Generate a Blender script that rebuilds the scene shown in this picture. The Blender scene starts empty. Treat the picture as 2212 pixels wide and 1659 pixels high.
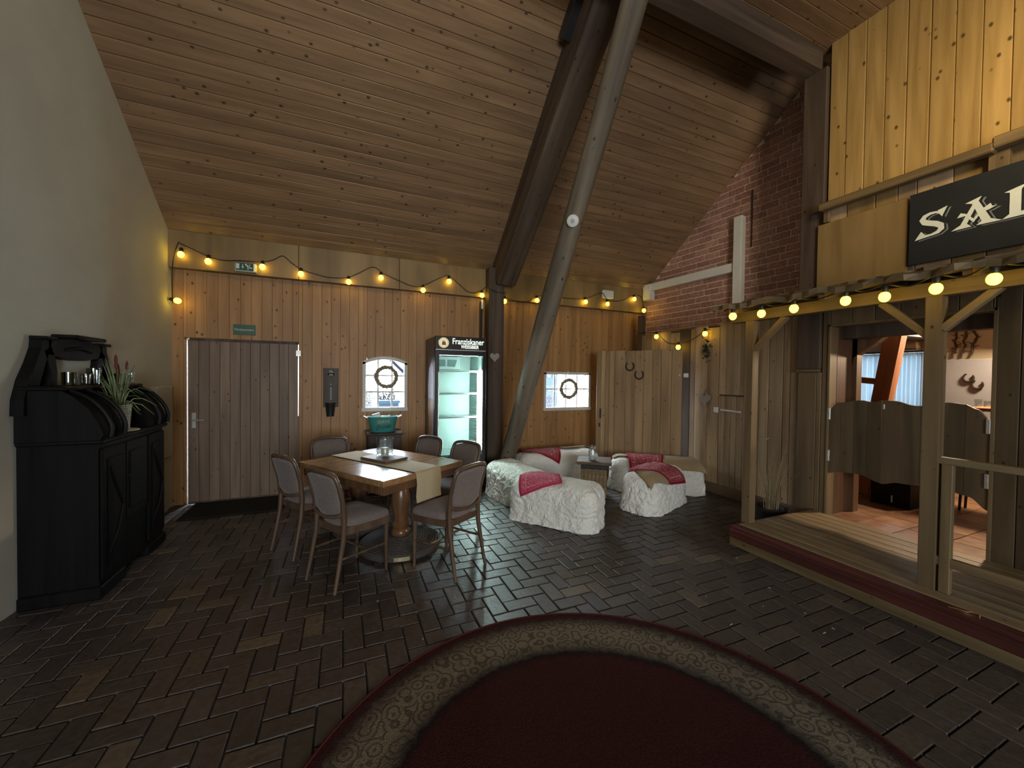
import bpy, bmesh, math, random
from mathutils import Vector, Matrix, noise
random.seed(7)
S = bpy.context.scene
COL = S.collection
PI = math.pi

# ---------------------------------------------------------------- camera, world, lights, exposure
cam_d = bpy.data.cameras.new('camera'); cam = bpy.data.objects.new('camera', cam_d); COL.objects.link(cam)
cam_d.sensor_fit = 'HORIZONTAL'; cam_d.sensor_width = 36.0
cam_d.lens = 36.0 * 840.0 / 2212.0
cam_d.clip_start = 0.02; cam_d.clip_end = 200
YAW, PITCH, ROLL = math.radians(23.341), math.radians(-1.002), math.radians(0.722)
fwd = Vector((math.sin(YAW) * math.cos(PITCH), math.cos(YAW) * math.cos(PITCH), math.sin(PITCH)))
rt0 = Vector((math.cos(YAW), -math.sin(YAW), 0)); up0 = rt0.cross(fwd)
rt = rt0 * math.cos(ROLL) + up0 * math.sin(ROLL); up = -rt0 * math.sin(ROLL) + up0 * math.cos(ROLL)
cam.matrix_world = Matrix(((rt.x, up.x, -fwd.x, 0), (rt.y, up.y, -fwd.y, 0), (rt.z, up.z, -fwd.z, 1.6), (0, 0, 0, 1)))
S.camera = cam
S.view_settings.view_transform = 'Standard'; S.view_settings.look = 'None'
S.view_settings.exposure = 0.0; S.view_settings.gamma = 1.0; S.view_settings.use_curve_mapping = False
S.cycles.use_denoising = True
S.cycles.max_bounces = 8; S.cycles.diffuse_bounces = 4; S.cycles.glossy_bounces = 4
S.cycles.transparent_max_bounces = 12; S.cycles.sample_clamp_indirect = 25.0
S.cycles.caustics_reflective = False; S.cycles.caustics_refractive = False

W = bpy.data.worlds.new('overcast_sky'); S.world = W; W.use_nodes = True
bg = W.node_tree.nodes['Background']; bg.inputs[0].default_value = (0.80, 0.90, 1.0, 1); bg.inputs[1].default_value = 30.0

def area_light(name, loc, target, sx, sy, power, color, spread=PI):
    d = bpy.data.lights.new(name, 'AREA'); d.shape = 'RECTANGLE'; d.size = sx; d.size_y = sy
    d.energy = power; d.color = color; d.spread = spread
    o = bpy.data.objects.new(name, d); COL.objects.link(o); o.location = loc
    o.rotation_euler = (Vector(target) - Vector(loc)).to_track_quat('-Z', 'Y').to_euler()
    return o
# daylight fill added behind the photographer, the daylight on the yard, the lamps of the two rooms and a warm fill added overhead
area_light('daylight_fill_behind', (0.2, -5.0, 1.8), (0.9, 5.0, 1.7), 2.6, 1.8, 330, (0.94, 0.98, 1.0))  # unseen cool fill added behind the camera
area_light('yard_daylight', (1.9, 9.6, 3.2), (1.9, 5.6, 1.1), 6.5, 1.6, 1800, (0.74, 0.87, 1.0))
area_light('hall_lamp', (3.0, 0.1, 3.9), (4.7, 1.1, 3.8), 0.4, 0.4, 20, (1.0, 0.74, 0.36), 1.8)
area_light('warm_fill_overhead', (0.3, 0.6, 5.6), (0.4, 4.6, 4.8), 0.9, 0.9, 22, (1.0, 0.86, 0.62), 2.4)  # warm fill added to brighten ceiling and gable; no lamp hangs there
area_light('saloon_lamp', (7.1, 1.7, 2.4), (5.0, 1.9, 0.3), 0.25, 0.25, 100, (1.0, 0.73, 0.48))

# ---------------------------------------------------------------- helpers
def wloc(o):
    v = Vector((0, 0, 0))
    while o is not None:
        v += o.location; o = o.parent
    return v

class MB:
    def __init__(s): s.v = []; s.f = []; s.M = Matrix()
    def add(s, vs, fs):
        n = len(s.v); s.v += [s.M @ Vector(p) for p in vs]; s.f += [tuple(i + n for i in f) for f in fs]; return s
    def box(s, a, b, c=0.0):
        a = [min(x, y) for x, y in zip(a, b)], [max(x, y) for x, y in zip(a, b)]
        lo, hi = a
        if c <= 0:
            vs = [(x, y, z) for x in (lo[0], hi[0]) for y in (lo[1], hi[1]) for z in (lo[2], hi[2])]
            return s.add(vs, [(0, 1, 3, 2), (4, 6, 7, 5), (0, 4, 5, 1), (2, 3, 7, 6), (0, 2, 6, 4), (1, 5, 7, 3)])
        c = min(c, *[(h - l) * .49 for l, h in zip(lo, hi)])
        idx = {}; vs = []
        for cx in (0, 1):
            for cy in (0, 1):
                for cz in (0, 1):
                    for ax in range(3):
                        p = []
                        for k, cc in enumerate((cx, cy, cz)):
                            e = hi[k] if cc else lo[k]
                            if k != ax: e += -c if cc else c
                            p.append(e)
                        idx[(cx, cy, cz, ax)] = len(vs); vs.append(tuple(p))
        fs = []
        cen = Vector([(l + h) / 2 for l, h in zip(lo, hi)])
        def face(ids):
            q = [Vector(vs[i]) for i in ids]; n = (q[1] - q[0]).cross(q[2] - q[0])
            m = sum(q, Vector()) / len(q) - cen
            fs.append(tuple(ids) if n.dot(m) > 0 else tuple(reversed(ids)))
        for ax in range(3):
            o1, o2 = [k for k in range(3) if k != ax]
            for t in (0, 1):
                ids = []
                for u, w in ((0, 0), (1, 0), (1, 1), (0, 1)):
                    cc = [0, 0, 0]; cc[ax] = t; cc[o1] = u; cc[o2] = w; ids.append(idx[(*cc, ax)])
                face(ids)
            for u in (0, 1):
                for w in (0, 1):
                    c0 = [0, 0, 0]; c0[o1] = u; c0[o2] = w; c1 = list(c0); c1[ax] = 1
                    face([idx[(*c0, o1)], idx[(*c0, o2)], idx[(*c1, o2)], idx[(*c1, o1)]])
        for cx in (0, 1):
            for cy in (0, 1):
                for cz in (0, 1): face([idx[(cx, cy, cz, k)] for k in range(3)])
        return s.add(vs, fs)
    def beam(s, p0, p1, w, h, upv=(0, 0, 1), c=0.0):
        """box from p0 to p1; w across, h along upv"""
        p0 = Vector(p0); p1 = Vector(p1); d = p1 - p0; L = d.length; d.normalize()
        x = Vector(upv).cross(d)
        if x.length < 1e-5: x = Vector((1, 0, 0)).cross(d)
        x.normalize(); z = d.cross(x)
        M = Matrix.Translation(p0) @ Matrix((x, d, z)).transposed().to_4x4()
        old = s.M; s.M = old @ M; s.box((-w / 2, 0, -h / 2), (w / 2, L, h / 2), c); s.M = old
        return s
    def tube(s, pts, r, n=8, closed=False, cap=True):
        pts = [Vector(p) for p in pts]; m = len(pts)
        rs = r if isinstance(r, (list, tuple)) else [r] * m
        tang = []
        for i in range(m):
            if closed: t = pts[(i + 1) % m] - pts[i - 1]
            else: t = pts[min(i + 1, m - 1)] - pts[max(i - 1, 0)]
            tang.append(t.normalized() if t.length > 1e-9 else Vector((0, 0, 1)))
        a = Vector((0, 0, 1)) if abs(tang[0].z) < .9 else Vector((1, 0, 0))
        x = (a - tang[0] * a.dot(tang[0])).normalized()
        vs = []
        for i in range(m):
            x = (x - tang[i] * x.dot(tang[i])).normalized(); y = tang[i].cross(x)
            for k in range(n):
                an = 2 * PI * k / n; vs.append(pts[i] + (x * math.cos(an) + y * math.sin(an)) * rs[i])
        fs = []
        for i in range(m if closed else m - 1):
            j = (i + 1) % m
            for k in range(n):
                l = (k + 1) % n; fs.append((i * n + k, i * n + l, j * n + l, j * n + k))
        if cap and not closed:
            fs.append(tuple(reversed(range(n)))); fs.append(tuple((m - 1) * n + k for k in range(n)))
        return s.add(vs, fs)
    def lathe(s, prof, n=24, c=(0, 0, 0), cap=True, sx=1.0, sy=1.0):
        vs = []; fs = []
        for r, z in prof:
            for k in range(n):
                an = 2 * PI * k / n; vs.append((c[0] + r * math.cos(an) * sx, c[1] + r * math.sin(an) * sy, c[2] + z))
        for i in range(len(prof) - 1):
            for k in range(n):
                l = (k + 1) % n; fs.append((i * n + k, i * n + l, (i + 1) * n + l, (i + 1) * n + k))
        if cap:
            fs.append(tuple(reversed(range(n)))); fs.append(tuple((len(prof) - 1) * n + k for k in range(n)))
        return s.add(vs, fs)
    def prism(s, poly, h0, h1, axis='z'):
        """poly (a,b): axis x -> (y,z), y -> (x,z), z -> (x,y)"""
        def P(a, b, h): return (h, a, b) if axis == 'x' else ((a, h, b) if axis == 'y' else (a, b, h))
        n = len(poly); ar = sum(poly[i][0] * poly[(i + 1) % n][1] - poly[(i + 1) % n][0] * poly[i][1] for i in range(n))
        if (ar < 0) != (axis == 'y'): poly = list(reversed(poly))
        vs = [P(a, b, h0) for a, b in poly] + [P(a, b, h1) for a, b in poly]
        fs = [tuple(reversed(range(n))), tuple(range(n, 2 * n))]
        for i in range(n):
            j = (i + 1) % n; fs.append((i, j, n + j, n + i))
        if h1 < h0: fs = [tuple(reversed(f)) for f in fs]
        return s.add(vs, fs)
    def strip(s, path, h0, h1, axis):
        """variable width stroke: path of (a,b,width)"""
        L = []; R = []
        for i, (a, b, w) in enumerate(path):
            p = Vector(path[max(i - 1, 0)][:2]); q = Vector(path[min(i + 1, len(path) - 1)][:2])
            t = (q - p).normalized(); nn = Vector((-t.y, t.x)) * w / 2
            L.append((a + nn.x, b + nn.y)); R.append((a - nn.x, b - nn.y))
        for i in range(len(path) - 1): s.prism([L[i], L[i + 1], R[i + 1], R[i]], h0, h1, axis)
        return s
    def build(s, name, mat, parent=None, smooth=False, origin=None, bevel=0):
        if origin is None:
            xs = list(zip(*s.v)); origin = Vector([(min(a) + max(a)) / 2 for a in xs])
            if parent is None: origin.z = min(xs[2])
        origin = Vector(origin)
        me = bpy.data.meshes.new(name); me.from_pydata([v - origin for v in s.v], [], s.f); me.update()
        if mat: me.materials.append(mat)
        if smooth:
            for p in me.polygons: p.use_smooth = True
            if smooth != 2: me.set_sharp_from_angle(angle=math.radians(40))
        o = bpy.data.objects.new(name, me); COL.objects.link(o)
        if parent: o.parent = parent; o.location = origin - wloc(parent)
        else: o.location = origin
        return o

def tag(o, label=None, cat=None, group=None, kind=None):
    if label: o['label'] = label
    if cat: o['category'] = cat
    if group: o['group'] = group
    if kind: o['kind'] = kind
    return o
def thing(name, label, cat, loc=(0, 0, 0), group=None):
    o = bpy.data.objects.new(name, None); COL.objects.link(o); o.location = loc; o.empty_display_size = .1
    return tag(o, label, cat, group)
def dup(root, loc, rotz=0, label=None, group=None):
    def cp(o, parent):
        c = o.copy(); COL.objects.link(c); c.parent = parent
        for ch in o.children: cp(ch, c)
        return c
    r = cp(root, None); r.location = loc; r.rotation_euler = (0, 0, rotz)
    if label: r['label'] = label
    if group: r['group'] = group
    return r

def align(o, d):
    R = Vector(d).to_track_quat('Z', 'Y').to_matrix().to_4x4(); o.data.transform(R.inverted())
    loc = o.location.copy(); o.rotation_euler = R.to_euler(); o.location = loc; o.data.update(); return o

_pm = {}
def plank(parent, name, p, wd, td, w, t, L, mat, ch=0.003, ld=None):
    """a chamfered board: corner p, width along wd, thickness along td (front = +td), length along wd x td unless ld"""
    wd = Vector(wd).normalized(); td = Vector(td).normalized(); ld = Vector(ld).normalized() if ld else wd.cross(td)
    k = (round(w, 3), round(t, 3), round(L, 3), ch, mat.name)
    if k not in _pm:
        m = MB(); c = min(ch, w * .3, t * .45)
        pr = [(0, 0), (w, 0), (w, t - c), (w - c, t), (c, t), (0, t - c)]
        m.prism(pr, 0, L, 'z')
        o_ = Vector((w / 2, t / 2, L / 2))
        me = bpy.data.meshes.new(name); me.from_pydata([v - o_ for v in m.v], [], m.f); me.update(); me.materials.append(mat)
        _pm[k] = me
    o = bpy.data.objects.new(name, _pm[k]); COL.objects.link(o)
    M = Matrix((wd, td, ld)).transposed().to_4x4()
    cen = Vector(p) + wd * w / 2 + td * t / 2 + ld * L / 2
    M.translation = cen - (wloc(parent) if parent else Vector())
    o.parent = parent; o.matrix_local = M
    return o

# ---------------------------------------------------------------- materials
def newmat(name):
    m = bpy.data.materials.new(name); m.use_nodes = True; nt = m.node_tree
    b = nt.nodes['Principled BSDF']
    return m, nt, b, nt.nodes.new, nt.links.new
def setp(b, rough=.5, spec=.5, metal=0.0):
    b.inputs['Roughness'].default_value = rough; b.inputs['Specular IOR Level'].default_value = spec; b.inputs['Metallic'].default_value = metal
def coords(nt, N, L, scale=(1, 1, 1), rnd=True):
    tc = N('ShaderNodeTexCoord'); mp = N('ShaderNodeMapping'); mp.inputs['Scale'].default_value = scale
    if rnd:
        oi = N('ShaderNodeObjectInfo'); mu = N('ShaderNodeMath'); mu.operation = 'MULTIPLY'; mu.inputs[1].default_value = 53.0
        L(oi.outputs['Random'], mu.inputs[0]); ad = N('ShaderNodeVectorMath'); ad.operation = 'ADD'
        L(tc.outputs['Object'], ad.inputs[0]); L(mu.outputs[0], ad.inputs[1]); L(ad.outputs[0], mp.inputs[0])
    else: L(tc.outputs['Object'], mp.inputs[0])
    return mp.outputs[0]
def ramp(N, stops, interp='LINEAR'):
    r = N('ShaderNodeValToRGB'); e = r.color_ramp.elements; r.color_ramp.interpolation = interp
    while len(e) < len(stops): e.new(.5)
    for x, (p, c) in zip(e, stops): x.position = p; x.color = (*c, 1) if len(c) == 3 else c
    return r
def mixc(N, L, fac, a, b, mode='MIX'):
    m = N('ShaderNodeMix'); m.data_type = 'RGBA'; m.blend_type = mode
    for sock, v in ((m.inputs[0], fac), (m.inputs[6], a), (m.inputs[7], b)):
        if isinstance(v, (int, float)): sock.default_value = v
        elif isinstance(v, tuple): sock.default_value = (*v, 1)
        else: L(v, sock)
    return m.outputs[2]
def bumpn(N, L, b, h, strength=.2, dist=.01):
    bp = N('ShaderNodeBump'); bp.inputs['Strength'].default_value = strength; bp.inputs['Distance'].default_value = dist
    L(h, bp.inputs['Height']); L(bp.outputs[0], b.inputs['Normal'])
def plain(name, col, rough=.5, spec=.5, metal=0.0, var=.12, sc=30, bump=0.0, emit=None, est=0):
    m, nt, b, N, L = newmat(name); setp(b, rough, spec, metal)
    v = coords(nt, N, L)
    nz = N('ShaderNodeTexNoise'); nz.inputs['Scale'].default_value = sc; nz.inputs['Detail'].default_value = 4; L(v, nz.inputs['Vector'])
    r = ramp(N, [(.3, tuple(c * (1 - var) for c in col)), (.7, tuple(min(1, c * (1 + var)) for c in col))]); L(nz.outputs[0], r.inputs[0]); L(r.outputs[0], b.inputs['Base Color'])
    if bump: bumpn(N, L, b, nz.outputs[0], bump, .01)
    if emit: b.inputs['Emission Color'].default_value = (*emit, 1); b.inputs['Emission Strength'].default_value = est
    return m
def wood(name, c1, c2, axis='Z', rough=.55, spec=.4, knots=0.0, sc=14, bump=.12, var=.22, wave=0.0, blotch=0.0):
    m, nt, b, N, L = newmat(name); setp(b, rough, spec)
    k = {'X': (.07, 1, 1), 'Y': (1, .07, 1), 'Z': (1, 1, .07)}[axis]
    v = coords(nt, N, L, k)
    nz = N('ShaderNodeTexNoise'); nz.inputs['Scale'].default_value = sc; nz.inputs['Detail'].default_value = 7; nz.inputs['Distortion'].default_value = .5; L(v, nz.inputs['Vector'])
    r = ramp(N, [(.28, c1), (.72, c2)]); L(nz.outputs[0], r.inputs[0]); col = r.outputs[0]
    oi = N('ShaderNodeObjectInfo'); mr = N('ShaderNodeMapRange'); mr.inputs[3].default_value = 1 - var; mr.inputs[4].default_value = 1 + var; L(oi.outputs['Random'], mr.inputs[0])
    hs = N('ShaderNodeHueSaturation'); L(col, hs.inputs['Color']); L(mr.outputs[0], hs.inputs['Value']); col = hs.outputs[0]
    if blotch:
        n2 = N('ShaderNodeTexNoise'); n2.inputs['Scale'].default_value = 2.2; n2.inputs['Detail'].default_value = 3; L(coords(nt, N, L, tuple(max(x, .35) for x in k)), n2.inputs['Vector'])
        r2 = ramp(N, [(.35, (1 - blotch,) * 3), (.65, (1, 1, 1))]); L(n2.outputs[0], r2.inputs[0]); col = mixc(N, L, 1.0, col, r2.outputs[0], 'MULTIPLY')
    if knots:
        kv = {'X': (7, 10, 10), 'Y': (10, 7, 10), 'Z': (10, 10, 7)}[axis]
        vo = N('ShaderNodeTexVoronoi'); vo.inputs['Scale'].default_value = 1.0; L(coords(nt, N, L, kv), vo.inputs['Vector'])
        kr = ramp(N, [(knots * .45, (1, 1, 1)), (knots, (0, 0, 0))]); L(vo.outputs['Distance'], kr.inputs[0])
        col = mixc(N, L, kr.outputs[0], col, tuple(c * .30 for c in c1))
    L(col, b.inputs['Base Color'])
    h = nz.outputs[0]
    if wave:
        n3 = N('ShaderNodeTexNoise'); n3.inputs['Scale'].default_value = 9; n3.inputs['Detail'].default_value = 1; L(coords(nt, N, L, tuple(max(x, .22) for x in k)), n3.inputs['Vector'])
        ma = N('ShaderNodeMath'); ma.operation = 'MULTIPLY_ADD'; ma.inputs[1].default_value = wave; L(n3.outputs[0], ma.inputs[0]); L(h, ma.inputs[2]); h = ma.outputs[0]
    bumpn(N, L, b, h, bump, .02)
    return m
def emis(name, col, st):
    m, nt, b, N, L = newmat(name); b.inputs['Base Color'].default_value = (.2, .2, .2, 1)
    b.inputs['Emission Color'].default_value = (*col, 1); b.inputs['Emission Strength'].default_value = st
    return m
def glass(name, tint=(1, 1, 1), gloss=.10, rough=.03):
    m = bpy.data.materials.new(name); m.use_nodes = True; nt = m.node_tree; nt.nodes.clear(); N = nt.nodes.new; L = nt.links.new
    o = N('ShaderNodeOutputMaterial'); t = N('ShaderNodeBsdfTransparent'); t.inputs[0].default_value = (*tint, 1)
    g = N('ShaderNodeBsdfGlossy'); g.inputs['Roughness'].default_value = rough
    lw = N('ShaderNodeLayerWeight'); lw.inputs[0].default_value = .25
    ma = N('ShaderNodeMath'); ma.operation = 'MULTIPLY_ADD'; ma.inputs[1].default_value = .5; ma.inputs[2].default_value = gloss; ma.use_clamp = True; L(lw.outputs['Facing'], ma.inputs[0])
    mx = N('ShaderNodeMixShader'); L(ma.outputs[0], mx.inputs[0]); L(t.outputs[0], mx.inputs[1]); L(g.outputs[0], mx.inputs[2]); L(mx.outputs[0], o.inputs[0])
    return m

PINE = wood('pine_boards', (.25, .125, .045), (.40, .22, .085), 'Z', .5, .4, knots=.17, var=.12, sc=12)
CEIL = wood('ceiling_boards', (.165, .098, .052), (.27, .165, .090), 'Z', .38, .5, knots=.17, var=.13, bump=.22, wave=2.2)
KNOTTY = wood('knotty_facade_boards', (.29, .18, .06), (.44, .29, .11), 'Z', .34, .5, knots=.17, var=.14, bump=.2, wave=1.5)
OLDW = wood('weathered_barn_boards', (.215, .145, .08), (.43, .30, .175), 'Z', .6, .35, knots=.12, var=.28, sc=10, blotch=.35)
GATEW = wood('gate_boards', (.235, .15, .075), (.43, .285, .15), 'Z', .55, .4, knots=.12, var=.16, sc=10, blotch=.25)
DOORW = wood('door_boards', (.13, .085, .055), (.24, .165, .115), 'Z', .5, .4, knots=.12, var=.14, sc=12, blotch=.25)
DARKT = wood('dark_timber', (.045, .03, .022), (.11, .078, .055), 'Z', .7, .3, knots=.12, var=.1, sc=10, bump=.3)
DARKX = wood('dark_timber_beam', (.05, .034, .024), (.12, .085, .06), 'X', .7, .3, var=.1, sc=10, bump=.3)
POLEW = wood('round_pole_wood', (.10, .078, .055), (.30, .245, .18), 'Z', .65, .3, knots=.17, var=.05, sc=8, bump=.4, blotch=.4)
BATW = wood('batwing_boards', (.075, .05, .026), (.15, .105, .058), 'Z', .6, .3, knots=.12, var=.15, sc=10, blotch=.3)
SALW = wood('shaded_saloon_boards', (.085, .058, .03), (.18, .125, .068), 'Z', .6, .3, knots=.12, var=.2, sc=10, blotch=.3)  # barn boards in a darker copy, the weaker porch light put into the colour
PORCHW = wood('porch_timber', (.10, .066, .032), (.19, .13, .064), 'Z', .6, .35, knots=.12, var=.12, sc=12)
DECKW = wood('deck_boards', (.12, .085, .044), (.25, .185, .10), 'Z', .55, .4, knots=.1, var=.15, sc=14, bump=.25)
REDW = wood('red_painted_edge', (.055, .012, .009), (.12, .028, .02), 'Z', .55, .4, var=.15, sc=9, blotch=.5)
SHELFW = wood('old_rail_timber', (.11, .075, .035), (.24, .165, .08), 'Z', .6, .35, knots=.12, var=.1, sc=10, bump=.3, blotch=.4)
PLYW = wood('stained_plywood', (.20, .125, .045), (.32, .21, .085), 'Z', .5, .4, var=.05, sc=5, blotch=.3)
CHAIRW = wood('chair_walnut', (.062, .038, .024), (.12, .075, .047), 'Z', .35, .5, var=.1, sc=20, bump=.05)
TABLEW = wood('table_top_oak', (.21, .115, .05), (.34, .20, .09), 'X', .2, .5, var=.05, sc=18, bump=.03)
TABLED = wood('table_pedestal', (.08, .038, .018), (.17, .085, .04), 'Z', .28, .5, var=.05, sc=18, bump=.05)
BUFF = wood('blackened_oak', (.0025, .0024, .0028), (.007, .0065, .0068), 'Z', .5, .14, var=.05, sc=14, bump=.1)
TRAYW = wood('tray_wood', (.07, .045, .025), (.15, .10, .055), 'X', .6, .3, var=.05)
REDPOST = wood('reddish_beam', (.20, .075, .03), (.42, .18, .075), 'Z', .6, .3, var=.05, sc=9)
BLACKM = plain('black_metal', (.012, .012, .013), .4, .5, var=.1)
BLACKP = plain('black_plastic', (.015, .014, .014), .32, .5, var=.1)
STEEL = plain('zinc_hardware', (.55, .55, .52), .4, .5, .6, var=.1)
RUST = plain('rusty_iron', (.055, .04, .032), .6, .4, .3, var=.4, sc=60)
WHITEP = plain('white_paint', (.62, .62, .58), .5, .4, var=.05, sc=6)
WINP = plain('window_paint', (.55, .54, .50), .5, .4, var=.06)
PLASTER = plain('greyish_plaster', (.47, .46, .40), .8, .2, var=.05, sc=3, bump=.08)
MORTARF = plain('floor_sand_joint', (.030, .024, .020), .9, .2, var=.3, sc=40)
GLASSW = glass('window_glass', (1, 1, 1), .02)
GLASSC = glass('clear_glass', (.93, .97, .97), .13)
CABLE = plain('black_cable', (.012, .010, .009), .5, .4)
BULB = emis('lit_bulb', (1.0, .63, .028), 14.0)
def cloth(name, col, rough=.9, sc=220, bump=.25, var=.1, big=0.0):
    m, nt, b, N, L = newmat(name); setp(b, rough, .2); b.inputs['Sheen Weight'].default_value = .15
    v = coords(nt, N, L)
    w = N('ShaderNodeTexNoise'); w.inputs['Scale'].default_value = sc; w.inputs['Detail'].default_value = 3; L(v, w.inputs['Vector'])
    r = ramp(N, [(.3, tuple(c * (1 - var) for c in col)), (.7, tuple(min(1, c * (1 + var)) for c in col))]); L(w.outputs[0], r.inputs[0]); c = r.outputs[0]; h = w.outputs[0]
    if big:
        n2 = N('ShaderNodeTexNoise'); n2.inputs['Scale'].default_value = 16; n2.inputs['Detail'].default_value = 5; n2.inputs['Distortion'].default_value = 1.4; L(v, n2.inputs['Vector'])
        ma = N('ShaderNodeMath'); ma.operation = 'MULTIPLY_ADD'; ma.inputs[1].default_value = big; L(n2.outputs[0], ma.inputs[0]); L(h, ma.inputs[2]); h = ma.outputs[0]
    L(c, b.inputs['Base Color']); bumpn(N, L, b, h, bump, .012)
    return m
UPH = cloth('mauve_upholstery', (.155, .125, .115), sc=90, var=.16)
COVER = cloth('cream_cotton_cover', (.88, .87, .81), sc=160, bump=.55, var=.06, big=7.0)
BURLAP = cloth('burlap', (.34, .25, .14), sc=260, var=.22, bump=.35)
RUNNER = cloth('runner_jute', (.46, .38, .24), sc=240, var=.15)
# ---------------------------------------------------------------- floor: herringbone clinker
def brickmat(name, stops, rough, spec, island=False, sc=35):
    m, nt, b, N, L = newmat(name); setp(b, rough, spec)
    oi = N('ShaderNodeObjectInfo'); ge = N('ShaderNodeNewGeometry'); ad = N('ShaderNodeMath'); ad.operation = 'ADD'
    L(oi.outputs['Random'], ad.inputs[0]); L(ge.outputs['Random Per Island'], ad.inputs[1])
    fr = N('ShaderNodeMath'); fr.operation = 'FRACT'; L(ad.outputs[0], fr.inputs[0])
    r = ramp(N, stops); L(fr.outputs[0], r.inputs[0])
    nz = N('ShaderNodeTexNoise'); nz.inputs['Scale'].default_value = sc; nz.inputs['Detail'].default_value = 6; L(coords(nt, N, L), nz.inputs['Vector'])
    r2 = ramp(N, [(.3, (.6, .6, .6)), (.7, (1.25, 1.25, 1.25))]); L(nz.outputs[0], r2.inputs[0])
    L(mixc(N, L, 1.0, r.outputs[0], r2.outputs[0], 'MULTIPLY'), b.inputs['Base Color'])
    bumpn(N, L, b, nz.outputs[0], .35, .008)
    return m
FBRICK = brickmat('floor_clinker', [(0, (.030, .022, .019)), (.35, (.042, .029, .025)), (.7, (.050, .037, .031)), (.92, (.062, .046, .035)), (1, (.11, .08, .05))], .50, .9)
floor = MB().box((-2.4, -5.2, -.12), (5.0, 6.2, -.012)).build('floor', MORTARF); tag(floor, kind='structure')
PW = .115
def in_view(x, y):
    d = Vector((x, y, -1.6)); z = d.dot(fwd)
    if z < .25: return None
    return (1106 + 840 * d.dot(rt) / z, 829.5 - 840 * d.dot(up) / z, z)
cells = []
for i in range(-22, 48):
    for j in range(-2, 54):
        k = (i - j) % 4
        if k not in (0, 3): continue
        L_, W_ = (2 * PW, PW) if k == 0 else (PW, 2 * PW)
        x = i * PW; y = j * PW; cx = x + L_ / 2; cy = y + W_ / 2
        if cx < -2.05 or cx > 4.86 or cy < .3 or cy > 5.86: continue
        if cx > 3.62 and cy < 2.5: continue                                   # under the porch
        if math.hypot(cx - .93, cy - 1.02) < 1.14: continue                   # under the rug
        q = in_view(cx, cy)
        if q is None or q[0] < -120 or q[0] > 2340 or q[1] > 1800: continue
        cells.append((q[2], cx, cy, k))
cells.sort()
bm_ = MB().box((-PW + .004, -PW / 2 + .004, -.022), (PW - .004, PW / 2 - .004, 0), .0035)
me_brick = bpy.data.meshes.new('brick'); me_brick.from_pydata(bm_.v, [], bm_.f); me_brick.materials.append(FBRICK); me_brick.update()
rest = MB(); fr = Vector(floor.location)
for n, (d, cx, cy, k) in enumerate(cells):
    z = random.uniform(-.0035, .0005); rz = (PI / 2 if k == 3 else 0) + random.uniform(-.015, .015)
    tx, ty = random.uniform(-.008, .008), random.uniform(-.008, .008)
    if n < 300:
        o = bpy.data.objects.new('brick', me_brick); COL.objects.link(o); o.parent = floor
        o.location = Vector((cx, cy, z)) - fr; o.rotation_euler = (tx, ty, rz)
    else:
        rest.M = Matrix.Translation((cx, cy, z)) @ Matrix.Rotation(rz, 4, 'Z') @ Matrix.Rotation(tx, 4, 'X')
        rest.box((-PW + .004, -PW / 2 + .004, -.02), (PW - .004, PW / 2 - .004, 0), .0035)
tag(rest.build('brick_paving', FBRICK, floor), kind='stuff')

# ---------------------------------------------------------------- walls
D = 5.885
DX0, DX1, DZ = -1.752, -.560, 2.022          # back door opening
W1 = (.245, .845, 1.115, 1.865)              # window openings x0,x1,z0,z1
W2 = (3.14, 4.07, 1.06, 1.69)
wb = MB()
y0, y1 = D + .018, D + .22
for x0, x1, z0, z1 in ((-2.6, DX0, -.1, 3.5), (DX0, DX1, DZ, 3.5), (DX1, W1[0], -.1, 3.5), (W1[0], W1[1], -.1, W1[2]), (W1[0], W1[1], W1[3], 3.5),
                       (W1[1], W2[0], -.1, 3.5), (W2[0], W2[1], -.1, W2[2]), (W2[0], W2[1], W2[3], 3.5), (W2[1], 6.2, -.1, 3.5)):
    wb.box((x0, y0, z0), (x1, y1, z1))
wall_back = wb.build('wall_back', DARKT); tag(wall_back, kind='structure')
bw = .1155; x = -1.9
while x < 5.2:
    cx = x + bw / 2; segs = [(0.0, 2.86)]
    def cut(segs, a, b):
        out = []
        for s0, s1 in segs:
            if b <= s0 or a >= s1: out.append((s0, s1)); continue
            if a > s0: out.append((s0, a))
            if b < s1: out.append((b, s1))
        return out
    xa, xb = x, x + bw - .001
    pieces = []
    cutsx = [v for v in (DX0, DX1, W1[0], W1[1], W2[0], W2[1]) if xa + .004 < v < xb - .004]
    ed = [xa] + cutsx + [xb]
    for e0, e1 in zip(ed, ed[1:]):
        cc = (e0 + e1) / 2; sg = [(0.0, 2.86)]
        if DX0 < cc < DX1: sg = cut(sg, -1, DZ)
        if W1[0] < cc < W1[1]: sg = cut(sg, W1[2], 1.785 + .075 * (1 - ((cc - .545) / .30) ** 2))
        if W2[0] < cc < W2[1]: sg = cut(sg, W2[2], W2[3])
        for s0, s1 in sg: plank(wall_back, 'plank', (e0, D + .018, s0), (1, 0, 0), (0, -1, 0), e1 - e0, .018, s1 - s0, PINE, ld=(0, 0, 1))
    x += bw
# fascia above, carrying the lights
fx = [-1.92, -.55, .72, 2.1, 3.42, 5.3]
for i in range(5):
    m_ = MB(); m_.box((fx[i], D - .10, 2.84), (fx[i + 1] - .004, D + .02, 3.36), .004)
    m_.build('fascia_board', PLYW, wall_back)
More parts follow.
